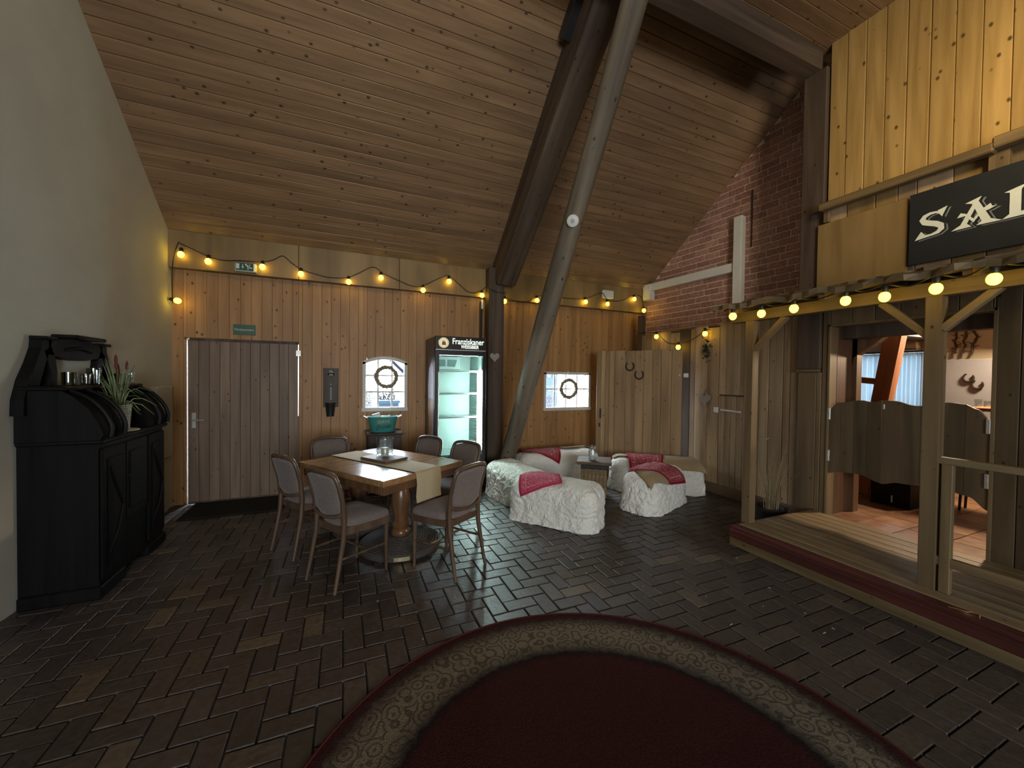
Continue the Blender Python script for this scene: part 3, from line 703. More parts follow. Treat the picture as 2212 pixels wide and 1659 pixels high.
plank(pd, 'front_board', (DKX0, DKY1, .004), (0, 0, 1), (-1, 0, 0), .078, .022, 5.2, SHELFW, ch=.004, ld=(0, -1, 0))
plank(pd, 'side_board', (DKX0, DKY1, .09), (0, 0, 1), (0, 1, 0), .094, .02, 1.3, REDW, ch=.004, ld=(1, 0, 0))
o = thing('deck_fitting', 'small bent brass piece lying on the deck edge by the post', 'fitting', (3.52, 1.06, DKZ))
MB().tube([(3.50, 1.13, DKZ + .004), (3.515, 1.10, DKZ + .006), (3.53, 1.06, DKZ + .004), (3.545, 1.05, DKZ + .008), (3.555, 1.02, DKZ + .004), (3.54, 1.01, DKZ + .004)], .004, 6).build('wire', plain('brass', (.6, .35, .15), .25, .5, .9), o, smooth=True)

pf = thing('saloon_porch', 'timber porch frame with posts, braces, ragged eave board and handrail', 'porch', (3.72, 1.3, DKZ))
PX = 3.72
def post(y, w): plank(pf, 'post', (PX - w / 2, y - w / 2, DKZ if y < 2.5 else DKZ - .18), (1, 0, 0), (0, 1, 0), w, w, 2.185 - DKZ + (0 if y < 2.5 else .18), PORCHW, ch=.006, ld=(0, 0, 1))
post(2.615, .085); post(1.305, .085); post(-.1, .09); post(-1.6, .09)
def bar(name, p0, p1, w, h, mat, parent, upv=(0, 0, 1), c=.004):
    return align(MB().beam(p0, p1, w, h, upv, c).build(name, mat, parent), Vector(p1) - Vector(p0))
bar('eave_beam', (PX, 2.82, 2.235), (PX, -2.5, 2.235), .09, .10, PORCHW, pf)
for (ya, za, yb_, zb) in ((2.58, 1.90, 2.29, 2.19), (1.335, 1.92, 1.60, 2.19), (1.27, 1.96, 1.02, 2.20), (-.05, 1.92, .22, 2.19)):
    bar('brace', (PX, ya, za), (PX, yb_, zb), .045, .062, PORCHW, pf, (1, 0, 0))
for y in (2.7, 1.9, 1.1, .3, -.5, -1.3): bar('rafter_lath', (PX - .2, y, 2.285), (4.80, y, 2.50), .05, .06, PORCHW, pf)
# ragged roof of weathered boards: three overlapping wavy boards
rg = random.Random(3)
for (x0, x1, z0, z1) in ((3.46, 3.93, 2.285, 2.375), (3.88, 4.34, 2.385, 2.47), (4.29, 4.78, 2.475, 2.56)):
    vs = []; fs = []; n = 90
    for i in range(n + 1):
        y = 2.84 - 5.3 * i / n; e = rg.uniform(-.02, .02); f = .012 * math.sin(i * .9) + rg.uniform(-.007, .007)
        vs += [(x0 + e, y, z0 + f), (x1, y, z1 + f * .4), (x1, y, z1 + .04 + f * .4), (x0 + e * 1.6, y, z0 + .045 + f + rg.uniform(-.006, .006))]
        if i:
            k = 4 * i
            for q in range(4): r_ = (q + 1) % 4; fs.append((k - 4 + q, k - 4 + r_, k + r_, k + q))
    fs += [(0, 3, 2, 1), tuple(4 * n + q for q in range(4))]
    mm = MB(); mm.add(vs, [tuple(reversed(f)) for f in fs]); align(mm.build('roof_board', SHELFW, pf), (0, 1, 0))
bar('handrail', (PX, 1.29, 1.075), (PX, -1.6, 1.075), .055, .045, DECKW, pf)
bar('lower_rail', (PX, 1.29, .395), (PX, -1.6, .395), .04, .06, PORCHW, pf)
bar('rail_post', (PX + .0, 1.222, DKZ), (PX + .0, 1.222, 1.06), .055, .045, PORCHW, pf, (1, 0, 0))
s3 = thing('string_lights', 'cable with warm bulbs hanging under the porch eave', 'string lights', (3.5, 1.7, 2.25))
pb = [(2.66, 2.225), (2.375, 2.21), (2.095, 2.212), (1.725, 2.213), (1.492, 2.20), (1.232, 2.205), (.988, 2.212), (.7, 2.215), (.42, 2.21)]
c3 = []
for i, (y, z) in enumerate(pb):
    c3.append((3.5, y, z + .085))
    if i + 1 < len(pb): c3.append((3.505, (y + pb[i + 1][0]) / 2, z + .05))
MB().tube(smooth_path([(3.56, 2.8, 2.3)] + c3, 5), .0055, 6).build('cable', CABLE, s3, smooth=True)
for y, z in pb: bulb_parts(s3, (3.5, y, z), r=.033)

# batwing doors
def interp(pts, y):
    for (a, za), (b_, zb) in zip(pts, pts[1:]):
        if b_ <= y <= a:
            t = (a - y) / (a - b_); t = t * t * (3 - 2 * t); return za + (zb - za) * t
    return pts[-1][1]
def batwing(lab, ya, yb_, top, bot, n, hy):
    t = thing('batwing_door', lab, 'door', (XF + .02, (ya + yb_) / 2, .6), 'batwing doors of the saloon')
    w = (ya - yb_) / n
    for i in range(n):
        a, c = ya - i * w, ya - (i + 1) * w + .003; K = 8
        ys = [a + (c - a) * k / K for k in range(K + 1)]
        poly = [(y, interp(top, y)) for y in ys] + [(y, interp(bot, y)) for y in reversed(ys)]
        MB().prism(poly, XF + .005, XF + .03, 'x').build('plank', BATW, t)
    for z in (1.25, .805): MB().box((XF - .012, hy - .012, z - .06), (XF + .006, hy + .012, z + .06), .003).build('hinge', STEEL, t)
    return t
batwing('left batwing leaf of the saloon, behind no porch post, with curved top', 2.478, 2.035, [(2.48, 1.30), (2.40, 1.375), (2.2, 1.41), (2.1, 1.395), (2.03, 1.42)], [(2.48, .615), (2.36, .65), (2.2, .66), (2.03, .615)], 4, 2.475)
tb = batwing('right batwing leaf of the saloon, partly behind the big porch post', 2.031, 1.342, [(2.032, 1.42), (1.94, 1.42), (1.80, 1.385), (1.70, 1.39), (1.58, 1.43), (1.49, 1.42), (1.42, 1.385), (1.34, 1.29)], [(2.032, .61), (1.9, .65), (1.6, .675), (1.45, .65), (1.34, .565)], 5, 1.352)
MB().box((XF - .004, 2.012, 1.335), (XF + .006, 2.026, 1.385), .002).build('catch', STEEL, tb)

# saloon sign
SIGNK = plain('sign_black', (.017, .019, .022), .42, .4, var=.1, sc=8); LETW = plain('letter_white', (.66, .70, .64), .5, .4, var=.03); LETG = plain('letter_grey', (.20, .21, .21), .5, .4)
sg = MB().box((4.688, -.72, 2.655), (4.712, 1.838, 3.285), .002).build('saloon_sign', SIGNK); tag(sg, 'long black board sign with white western SALOON lettering', 'sign')
GL = {
 'S': ('strip', [(.80, .72, .02), (.74, .83, .05), (.62, .915, .075), (.44, .92, .10), (.27, .85, .145), (.20, .73, .185), (.27, .61, .20), (.44, .53, .20), (.62, .455, .20), (.77, .34, .20), (.79, .21, .175), (.68, .10, .13), (.50, .05, .085), (.32, .055, .06), (.18, .11, .04)], [[(.66, .96), (.95, 1.05), (.80, .68), (.70, .84)], [(-.03, -.06), (.17, .26), (.30, .10), (.50, .01)]]),
 'A': ('poly', None, [[(.46, .90), (.54, .82), (.31, .14), (.42, .0), (-.06, -.02), (.16, .14)], [(.26, .92), (.62, 1.05), (.56, .90), (.84, .14), (1.08, -.02), (.52, 0), (.64, .12), (.42, .84)], [(.08, .44), (.16, .60), (.28, .53), (.46, .28), (.62, .54), (.82, .70), (.86, .58), (.94, .56), (.80, .48), (.62, .44), (.46, .14), (.26, .45)]]),
 'L': ('poly', None, [[(.0, .93), (.52, 1.06), (.42, .9), (.42, .14), (.70, .14), (.90, .34), (.98, 0), (-.04, -.02), (.14, .12), (.14, .88)]]),
 'O': ('strip', [(.5 + .38 * math.cos(t), .48 + .46 * math.sin(t), .12 + .10 * abs(math.cos(t))) for t in [2 * PI * k / 20 for k in range(21)]], []),
 'N': ('poly', None, [[(-.04, 1), (.30, 1.02), (.24, .9), (.24, .12), (.36, 0), (-.04, 0), (.1, .12), (.1, .9)], [(.1, 1), (.30, 1.02), (.84, .1), (.84, -.06)], [(.70, .9), (.60, 1.02), (1.02, 1.02), (.86, .9), (.86, -.05), (.74, .1)]])}
for name, du, dv, x0, x1, mat in (('letter_outline', .11, -.065, 4.6865, 4.6885, LETG), ('letter_gap', .07, -.04, 4.6855, 4.6875, SIGNK), ('letter', 0, 0, 4.684, 4.687, LETW)):
    for ch, u0, w in (('S', 1.79, .205), ('A', 1.555, .245), ('L', 1.285, .20), ('O', 1.02, .24), ('O', .70, .24), ('N', .38, .24)):
        m = MB(); kind, path, polys = GL[ch]; v0, hh = 2.875, .215
        f = lambda u, v: (u0 - (u + du) * w, v0 + (v + dv) * hh)
        if path: m.strip([(*f(u, v), pw * .22) for u, v, pw in path], x0, x1, 'x')
        for ip, P in enumerate(polys): m.prism([f(u, v) for u, v in P], x0 - .0004 * (ip + 1), x1, 'x')
        m.build(name, mat, sg)

# plank gate standing open across the corner, horseshoes on it
G0, G1 = Vector((3.888, 5.414, 0)), Vector((4.69, 4.375, 0)); gu = (G1 - G0).normalized(); gw = (G1 - G0).length; gnn = Vector((-gu.y, gu.x, 0)); gnn = -gnn if gnn.y > 0 else gnn
gt = thing('plank_gate', 'tall plank stable gate standing open across the corner behind the straw seats', 'gate', G0 + gu * gw / 2)
ww = [.075, .075, .06, .09, .17, .15, .13, .14, .12, .15, .15]; k = gw / sum(ww); s_ = 0
for w in ww:
    plank(gt, 'plank', G0 + gu * (s_ * k + .0015) + Vector((0, 0, .06)), gu, gnn, w * k - .003, .03 + (.006 if s_ < .3 else random.uniform(-.004, .003)), 1.99 + random.uniform(-.008, .006), GATEW, ch=.004, ld=(0, 0, 1)); s_ += w
for z in (.4, 1.7): bar('cross_bar', G0 - gnn * .02 + gu * .05 + Vector((0, 0, z)), G1 - gnn * .02 - gu * .05 + Vector((0, 0, z)), .03, .10, OLDW, gt)
m = MB(); m.M = Matrix.Translation(G1 + Vector((0, 0, 1.66))) @ Matrix((gu, gnn, Vector((0, 0, 1)))).transposed().to_4x4()
m.box((-.05, .028, -.012), (-.025, .045, .012), .003); m.box((.02, .02, -.03), (.085, .06, .03), .004); m.build('hinge', WHITEP, gt)
m = MB(); m.M = Matrix.Translation(G0 + Vector((0, 0, 1.0))) @ Matrix((gu, gnn, Vector((0, 0, 1)))).transposed().to_4x4()
m.box((.06, .036, -.06), (.09, .05, .10), .004); m.box((.05, .036, -.20), (.075, .05, -.14), .004); m.build('iron_latch', RUST, gt)
def horseshoe(lab, c, u, n, tilt, r=.062):
    t = thing('horseshoe', lab, 'horseshoe', c, 'horseshoes on the stable gate' if n is gnn else 'horseshoes on the white panel')
    up_ = Vector((0, 0, 1)); pts = []; rs = []
    for k in range(19):
        a = math.radians(-52 + tilt) - math.radians(256) * k / 18 + PI
        a = math.radians(128 + tilt + 2) + math.radians(284) * k / 18
        pts.append(Vector(c) + u * (r * math.cos(a)) + up_ * (r * 1.12 * math.sin(a))); rs.append(.0115 if 2 < k < 16 else .0095)
    MB().tube(pts, rs, 6).build('shoe', RUST, t)
    m = MB()
    for k in range(2, 17, 2): m.tube([pts[k] + n * .009, pts[k] + n * .0135], .0035, 5)
    m.build('nail_heads', BLACKM, t)
def on_gate(s, z): return G0 + gu * s + gnn * .048 + Vector((0, 0, z))
horseshoe('rusty horseshoe on the plank gate, upper of the pair', on_gate(.545, 1.80), gu, gnn, 0)
horseshoe('rusty horseshoe on the plank gate, lower of the pair', on_gate(.69, 1.665), gu, gnn, 0)

# horse tack with dark leaves hanging on the stable boards
iv = thing('hanging_wreath', 'small dark leafy wreath with pale ring hanging on the stable boards below a bulb', 'wreath', (4.78, 4.04, 2.05))
m = MB(); pts = [(4.775, 4.05 + .055 * math.cos(t), 2.045 + .075 * math.sin(t)) for t in [2 * PI * k / 24 for k in range(24)]]
m.tube(pts, .013, 7, closed=True); m.build('ring', plain('ring_grey', (.16, .145, .13), .8, .2, var=.3), iv, smooth=True)
m = MB(); rnd = random.Random(5)
for k in range(70):
    p = Vector((4.785 + rnd.uniform(-.03, .01), 4.03 + rnd.gauss(0, .035), 2.06 + rnd.gauss(0, .075))); d = Vector((rnd.uniform(-.3, .0), rnd.uniform(-1, 1), rnd.uniform(-1, 1))).normalized(); e = d.cross(Vector((1, 0, .2))).normalized()
    m.add([p - d * .024, p + e * .010 + Vector((-.004, 0, 0)), p + d * .024, p - e * .010], [(0, 1, 2, 3)])
m.build('leaves', plain('dark_leaf', (.022, .022, .017), .6, .3, var=.5), iv)
m = MB().lathe([(.001, -.03), (.012, -.022), (.014, 0), (.006, .018), (.001, .022)], 8, c=(4.78, 4.0, 1.95)); m.build('berry_tuft', plain('dark_red_tuft', (.08, .02, .018), .8, .2), iv, smooth=True)

# white steel support and bracket on the brick gable
fr_ = Matrix((gd, gn, Vector((0, 0, 1)))).transposed().to_4x4()
def onb(s, z): return P0 + gd * s + Vector((0, 0, z))
def s_of(y): return (Vector((0, y, 0)).y - P0.y) / gd.y
ws_ = thing('white_beam', 'white painted beam and post standing out from the brick gable', 'beam', onb(1.8, 2.45))
def wb_(name, s0, s1, n0, n1, z0, z1):
    m = MB(); M = fr_.copy(); M.translation = P0; m.M = M; m.box((s0, n0, z0), (s1, n1, z1), .005); return m.build(name, WHITEP, ws_)
wb_('post', s_of(4.075), s_of(3.955), .006, .12, 2.37, 4.02)
wb_('cross_beam', s_of(5.70), s_of(4.08), .006, .09, 3.225, 3.36)
wb_('end_block', s_of(5.765), s_of(5.60), .006, .14, 3.06, 3.345)
o = MB(); M = fr_.copy(); M.translation = P0; o.M = M; s0 = s_of(3.87); o.beam((s0, .012, 3.95), (s0, .012, 4.37), .022, .012, (0, 1, 0)); o.beam((s0, .012, 3.55), (s0, .012, 3.95), .016, .012, (0, 1, 0)); tag(o.build('wall_anchor', RUST), 'dark iron wall anchor rod on the brick gable above the white post', 'anchor')
# smoke detector on the pole
sm = thing('smoke_detector', 'round white smoke detector fixed to the leaning log', 'detector', (2.15, 3.43, 3.2))
dn = (Vector((0, 0, 1.6)) - Vector((2.2, 3.55, 3.26))).normalized(); q = Vector((0, 0, 1)).rotation_difference(dn).to_matrix().to_4x4()
m = MB(); m.M = Matrix.Translation(Vector((2.197, 3.535, 3.25)) + dn * .115) @ q; m.lathe([(.062, 0), (.064, .012), (.058, .03), (.035, .038), (.001, .04)], 24); m.build('housing', WHITEP, sm, smooth=True)
m = MB(); m.M = Matrix.Translation(Vector((2.197, 3.535, 3.25)) + dn * .152) @ q; m.lathe([(.022, 0), (.020, .006), (.001, .007)], 14); m.build('cap', plain('detector_grey', (.34, .36, .38), .4, .4), sm, smooth=True)

# pot of tall dry grass on the floor behind the corner post of the porch
dg_ = thing('dry_grass_pot', 'dark pot of tall dry ornamental grass behind the porch corner post', 'plant', (4.45, 2.86, 0))
m = MB(); m.lathe([(.10, 0), (.14, .02), (.16, .16), (.165, .17), (.15, .17), (.14, .12)], 20, c=(4.45, 2.86, 0)); m.build('pot', plain('pot_dark', (.025, .022, .02), .6, .3), dg_, smooth=True)
rnd = random.Random(11); m = MB()
for k in range(46):
    a = rnd.uniform(0, 2 * PI); s0 = rnd.uniform(0, .09); l = rnd.uniform(.5, .92); out = rnd.uniform(.04, .24)
    p = [Vector((4.45 + s0 * math.cos(a) + out * t * t * math.cos(a), 2.86 + s0 * math.sin(a) + out * t * t * math.sin(a), .12 + l * t * (1 - .12 * t))) for t in (0, .25, .5, .75, 1)]
    m.tube(p, [.003, .003, .0026, .002, .001], 4)
m.build('grass_blades', plain('dry_straw', (.26, .21, .12), .8, .2, var=.3), dg_)

# ---------------------------------------------------------------- the room behind the batwing doors
SZ = .15
TILE = brickmat('terracotta_tile', [(0, (.20, .10, .055)), (.5, (.25, .13, .07)), (1, (.30, .165, .09))], .4, .4, sc=9)
fsal = MB().box((XF + .02, -1.2, -.1), (7.7, 5.0, SZ - .012)).build('floor_saloon', plain('tile_grout', (.14, .09, .06), .9, .2)); tag(fsal, kind='structure')
tb_ = MB().box((-.147, -.147, -.01), (.147, .147, 0), .003); me_t = bpy.data.meshes.new('tile'); me_t.from_pydata(tb_.v, [], tb_.f); me_t.materials.append(TILE)
for i in range(9):
    for j_ in range(14):
        o = bpy.data.objects.new('tile', me_t); COL.objects.link(o); o.parent = fsal; o.location = Vector((XF + .19 + i * .3, .0 + j_ * .3 - .6, SZ)) - Vector(fsal.location)
CREAM = plain('cream_wall', (.46, .38, .27), .8, .2, var=.06, sc=4)
m = MB(); m.box((7.5, -1.3, 0), (7.62, 2.69, 3.2)); m.box((7.5, 2.69, 0), (7.62, 3.75, 1.2)); m.box((7.5, 2.69, 2.02), (7.62, 3.75, 3.2)); m.box((7.5, 3.75, 0), (7.62, 5.1, 3.2)); tag(m.build('wall_saloon_far', CREAM), kind='structure')
m = MB(); m.box((4.92, -1.4, 0), (7.62, -1.3, 3.2)); m.box((4.92, 5.0, 0), (7.62, 5.1, 2.2)); m.box((4.93, 2.6, 2.2), (7.62, 2.65, 3.2)); tag(m.build('wall_saloon_side', PLASTER), kind='structure')
tag(MB().box((4.925, -1.4, 3.1), (7.62, 2.65, 3.25)).box((4.95, 2.65, 2.19), (7.62, 5.1, 2.26)).build('ceiling_saloon', DARKT), kind='structure')
m = MB(); m.box((7.47, 2.69, 1.18), (7.56, 2.74, 2.03), .003); m.box((7.47, 3.70, 1.18), (7.56, 3.75, 2.03), .003); m.box((7.47, 2.69, 1.18), (7.56, 3.75, 1.23), .003); m.box((7.47, 2.69, 1.98), (7.56, 3.75, 2.03), .003); m.box((7.50, 3.2, 1.2), (7.54, 3.24, 2.0), .002)
w3 = m.build('window_3', WINP); tag(w3, kind='structure'); MB().box((7.525, 2.72, 1.2), (7.53, 3.72, 2.0)).build('pane', GLASSW, w3)
mt_, nt, b, N, L = newmat('sheer_curtain'); b.inputs['Base Color'].default_value = (.72, .82, .86, 1); b.inputs['Transmission Weight'].default_value = 0.0
nt.nodes.remove(b); out = nt.nodes['Material Output']; tr = N('ShaderNodeBsdfTranslucent'); tr.inputs[0].default_value = (.052, .070, .084, 1); tp = N('ShaderNodeBsdfTransparent'); df = N('ShaderNodeBsdfDiffuse'); df.inputs[0].default_value = (.5, .58, .62, 1)
m1 = N('ShaderNodeMixShader'); m1.inputs[0].default_value = .25; m2 = N('ShaderNodeMixShader'); m2.inputs[0].default_value = .0; L(tr.outputs[0], m1.inputs[1]); L(df.outputs[0], m1.inputs[2]); L(m1.outputs[0], m2.inputs[1]); L(tp.outputs[0], m2.inputs[2]); L(m2.outputs[0], out.inputs[0])
def curtain(ya, yb_, ph, lab):
    m = MB(); n = 60; pts = []
    for i in range(n + 1):
        y = ya + (yb_ - ya) * i / n; pts.append((7.43 + .022 * math.sin(i * .85 + ph) + .01 * math.sin(i * .31), y))
    vs = [(x, y, z) for x, y in pts for z in (1.12, 2.0)]
    m.add(vs, [(2 * i, 2 * i + 2, 2 * i + 3, 2 * i + 1) for i in range(n)]); o = m.build('curtain', mt_, smooth=2); tag(o, lab, 'curtain')
curtain(3.72, 3.16, 0, 'sheer pale blue curtain seen over the left batwing leaf'); curtain(3.10, 2.70, 1, 'sheer pale blue curtain beside the window edge, seen through the doorway')
tag(MB().tube([(7.43, 2.66, 2.035), (7.43, 3.78, 2.035)], .014).build('curtain_rod', BLACKM), 'thin dark curtain rod above the bright window beyond the doorway', 'rod')
wc = thing('wall_shelf', 'brown wooden box shelf above the curtain rod beyond the doorway', 'shelf', (7.45, 2.87, 2.06))
m = MB(); m.box((7.36, 2.77, 2.08), (7.5, 2.97, 2.36), .004); m.build('box', OLDW, wc); MB().box((7.34, 2.76, 2.05), (7.5, 2.98, 2.08), .003).build('shelf', PORCHW, wc)
bar_ = align(MB().beam((6.2, 2.80, SZ), (6.2, 2.45, 2.75), .17, .15, (1, 0, 0), .01).build('leaning_beam', REDPOST), (0, -.35, 2.6)); tag(bar_, 'reddish brown leaning timber inside the saloon before the window', 'beam')
tag(align(MB().beam((6.2, 3.6, 1.70), (6.2, 2.66, 1.60), .08, .075, (0, 0, 1), .006).build('cross_timber', REDPOST), (0, -1, -.1)), 'short reddish cross timber joined to the leaning beam', 'beam')
m = MB(); m.prism([(2.485, 1.775), (2.47, 1.87), (2.27, 2.02), (2.17, 2.12), (1.95, 2.185), (1.95, 2.36), (2.52, 2.36)], 5.2, 5.3, 'x'); m.box((5.2, 2.44, SZ), (5.3, 2.56, 2.36)); tag(m.build('inner_frame_brace', wood('brown_frame', (.07, .038, .02), (.14, .075, .038), 'Z', .5, .3)), 'dark brown timber frame with brace just inside the doorway', 'frame')
tag(MB().box((4.92, 2.485, SZ), (5.21, 2.53, 2.3), .003).build('inner_jamb', wood('brown_jamb', (.07, .035, .02), (.13, .066, .036), 'Z', .5, .3)), 'dark brown jamb panel inside the doorway on its hinge side', 'panel')
tag(MB().box((4.96, 1.3, 2.06), (5.1, 2.52, 2.3), .006).build('inner_lintel', DARKT), 'dark lintel timber across the doorway top', 'lintel')
wp = MB().box((7.44, 1.55, .9), (7.497, 2.57, 1.908), .004).build('white_panel', plain('white_board', (.36, .37, .40), .6, .3, var=.03)); tag(wp, 'large white board on the far wall of the saloon room', 'panel')
nx = Vector((-1, 0, 0)); uy = Vector((0, -1, 0))
horseshoe('horseshoe on the white board, upper of the pair', Vector((7.425, 2.285, 1.668)), uy, nx, -15, .047); horseshoe('horseshoe on the white board, lower of the pair', Vector((7.425, 2.205, 1.582)), uy, nx, -15, .047)
m = MB(); rnd = random.Random(9)
for (y, z) in ((2.46, 1.93), (2.38, 1.93), (2.31, 1.93)):
    pts = [Vector((7.49, y, z))]
    for k in range(7):
        pts.append(pts[-1] + Vector((0, rnd.uniform(-.03, .03), .055)))
        if rnd.random() < .8: m.tube([pts[-1], pts[-1] + Vector((0, rnd.uniform(-.06, .06), .02)), pts[-1] + Vector((0, rnd.uniform(-.07, .07), .05))], [.008, .006, .003], 5)
    m.tube(pts, [.012] * 8, 5)
tag(m.build('wall_branches', DARKT), 'dark bare branches decorating the cream wall above the white board', 'branches')
ch = thing('low_chest', 'low dark chest standing on the tiles behind the batwing doors', 'chest', (6.1, 2.42, SZ))
MB().box((5.86, 2.22, SZ), (6.3, 2.58, .50), .006).build('body', BUFF, ch); MB().box((5.84, 2.20, .50), (6.32, 2.60, .53), .005).build('lid', BUFF, ch); MB().box((5.852, 2.37, SZ + .05), (5.862, 2.385, SZ + .13), .002).build('handle', STEEL, ch)
tag(MB().box((6.3, 2.66, SZ), (7.45, 3.6, .34), .01).build('low_bench', REDPOST), 'low reddish wooden bench under the window beyond the doorway', 'bench')
st = thing('side_table', 'small wooden table with thin dark legs beyond the right batwing leaf', 'table', (6.65, 1.85, SZ))
MB().box((6.4, 1.6, 1.29), (6.85, 1.99, 1.33), .006).build('tabletop', REDPOST, st)
for x, y in ((6.44, 2.02), (6.62, 2.03), (6.45, 1.63), (6.81, 1.63)): MB().tube([(x, y * .98, 1.29), (x, y, SZ)], [.018, .012], 8).build('leg', BLACKM, st)
for y, h_ in ((1.95, .085), (1.88, .07)):
    o = MB().lathe([(.026, 0), (.03, h_), (.027, h_), (.024, .006)], 14, c=(6.6, y, 1.331)).build('drinking_glass', GLASSC, smooth=True); tag(o, 'clear drinking glass on the small table, %s' % ('nearer the white board centre' if h_ > .08 else 'shorter, at its outer side'), 'glass', 'glasses on the side table')
# ---------------------------------------------------------------- fridge
FX0, FX1, FY0, FY1, FZ = 1.115, 1.845, 5.20, 5.86, 2.14
TEAL = plain('fridge_liner', (.20, .272, .25), .45, .4, var=.02, sc=3)
fg = thing('drinks_fridge', 'tall black glass-door drinks fridge, lit inside, with beer brand header', 'fridge', ((FX0 + FX1) / 2, 5.53, 0))
m = MB(); m.box((FX0, FY0 + .06, .06), (FX0 + .045, FY1, FZ), .006); m.box((FX1 - .045, FY0 + .06, .06), (FX1, FY1, FZ), .006); m.box((FX0 + .04, FY1 - .05, .06), (FX1 - .04, FY1, FZ)); m.box((FX0 + .04, FY0 + .06, 1.92), (FX1 - .04, FY1, FZ - .002)); m.box((FX0 + .04, FY0 + .06, .06), (FX1 - .04, FY1, .44))
for x in (FX0 + .06, FX1 - .06):
    for y in (FY0 + .12, FY1 - .06): m.box((x - .02, y - .02, 0), (x + .02, y + .02, .06))
m.build('cabinet', BLACKP, fg)
ix0, ix1, iz0, iz1, iy1 = FX0 + .05, FX1 - .05, .46, 1.905, FY1 - .055
m = MB(); t_ = .006
m.box((ix0 - t_, FY0 + .07, iz0), (ix0, iy1, iz1)); m.box((ix1, FY0 + .07, iz0), (ix1 + t_, iy1, iz1)); m.box((ix0, iy1 - t_, iz0), (ix1, iy1, iz1)); m.box((ix0, FY0 + .07, iz1), (ix1, iy1, iz1 + t_)); m.box((ix0, FY0 + .07, iz0 - t_), (ix1, iy1, iz0 + .05))
m.build('liner', TEAL, fg)
m = MB()
for k in range(30):
    z = .62 + k * .037
    m.box((ix1 - .016, FY0 + .16, z), (ix1, iy1 - .08, z + .013), .003)
m.build('shelf_ribs', plain('rib_teal', (.15, .21, .195), .5, .4, var=.02), fg)
m = MB(); m.box((ix0 + .01, iy1 - .16, 1.705), (ix0 + .42, iy1 - .01, 1.895), .006); ev = m.build('evaporator_cover', TEAL, fg)
m = MB()
for k in range(26):
    if k in (12, 13): continue
    f = (k - 12.5) / 12.5; xc = ix0 + .215; m.beam((xc + f * .125, iy1 - .163, 1.745), (xc + f * .155, iy1 - .163, 1.845), .0055, .006, (0, 1, 0))
m.build('vent_slots', plain('slot_dark', (.05, .10, .09), .6, .3), ev)
for z in (1.66, 1.345, 1.01):
    m = MB(); m.box((ix0 + .004, FY0 + .13, z), (ix1 - .004, FY0 + .14, z + .028), .002)
    for k in range(14): m.box((ix0 + .02 + k * .044, FY0 + .14, z + .005), (ix0 + .026 + k * .044, iy1 - .02, z + .011))
    m.box((ix0 + .004, iy1 - .03, z), (ix1 - .004, iy1 - .02, z + .012)); m.build('shelf', plain('shelf_white', (.26, .31, .295), .4, .4, var=.02), fg)
LED = emis('fridge_led', (.72, 1.0, .95), 150.0)
MB().box((ix1 - .050, FY0 + .075, .56), (ix1 - .012, FY0 + .095, 1.685), .004).build('led_strip', LED, fg)
MB().box((ix0 + .03, FY0 + .10, 1.893), (ix1 - .03, FY0 + .13, 1.903), .002).build('led_strip', emis('fridge_led_top', (.72, 1.0, .95), 48.0), fg)
m = MB(); m.box((FX0, FY0, .30), (ix0 + .012, FY0 + .055, 1.955), .006); m.box((ix1 - .003, FY0, .30), (FX1, FY0 + .055, 1.955), .006); m.box((ix0, FY0, 1.89), (ix1, FY0 + .055, 1.955), .004); m.box((ix0, FY0, .30), (ix1, FY0 + .055, .50), .004)
dr = m.build('door', BLACKP, fg)
MB().box((ix0 + .008, FY0 + .025, .48), (ix1, FY0 + .031, 1.90)).build('door_glass', GLASSW, dr)
MB().box((ix0 - .012, FY0 - .022, .75), (ix0 + .002, FY0 + .002, 1.66), .004).build('door_handle', STEEL, dr)
MB().box((FX0 + .002, FY0 + .004, 1.965), (FX1 - .002, FY0 + .07, FZ + .005), .006).build('header', BLACKP, fg)
MB().box((FX0 + .01, FY0 - .002, 1.955), (FX1 - .01, FY0 + .02, 1.968), .002).build('header_trim', STEEL, fg)
MB().box((FX0 + .02, FY0 + .06, .07), (FX1 - .02, FY0 + .09, .29), .004).build('kick_grille', BLACKM, fg)
LIT = emis('header_letters', (.88, 1.0, .86), 1.2); GOLD = plain('emblem_gold', (.62, .52, .26), .4, .4, emit=(.8, .72, .38), est=.45, var=.05)
text('lettering', 'Franziskaner', .112, fg, at(FACE_B, (1.578, FY0 + .0025, 2.078)), LIT, sx=.80, extr=.0012, bold=.0012)
text('lettering', 'WEISSBIER', .066, fg, at(FACE_B, (1.60, FY0 + .0025, 2.008)), LIT, sx=.84, extr=.0012, bold=.0012, shear=.12)
em = thing('emblem', None, None); em.parent = fg
bpy.data.objects.remove(em)
def disc(r, c, y0, y1, n=28, sx=1): return [(c[0] + r * sx * math.cos(2 * PI * k / n), c[1] + r * math.sin(2 * PI * k / n)) for k in range(n)], y0, y1, 'y'
ec = (1.232, 2.055)
m = MB(); m.prism(*disc(.071, ec, FY0 - .004, FY0 + .004)); m.prism([(1.16, 2.07), (1.16, 2.082), (1.232, 2.09), (1.232, 2.07)], FY0 - .003, FY0 + .003, 'y'); emb = m.build('emblem', GOLD, fg)
MB().prism(*disc(.048, ec, FY0 - .007, FY0 - .003)).build('emblem_field', plain('emblem_cream', (.70, .66, .46), .4, .4, emit=(.9, .85, .6), est=.5, var=.04), emb)
m = MB(); m.prism([(1.205, 2.025), (1.262, 2.022), (1.255, 2.065), (1.24, 2.085), (1.222, 2.085), (1.208, 2.065)], FY0 - .010, FY0 - .006, 'y'); m.build('emblem_figure', plain('emblem_brown', (.30, .15, .05), .5, .3, var=.2), emb)
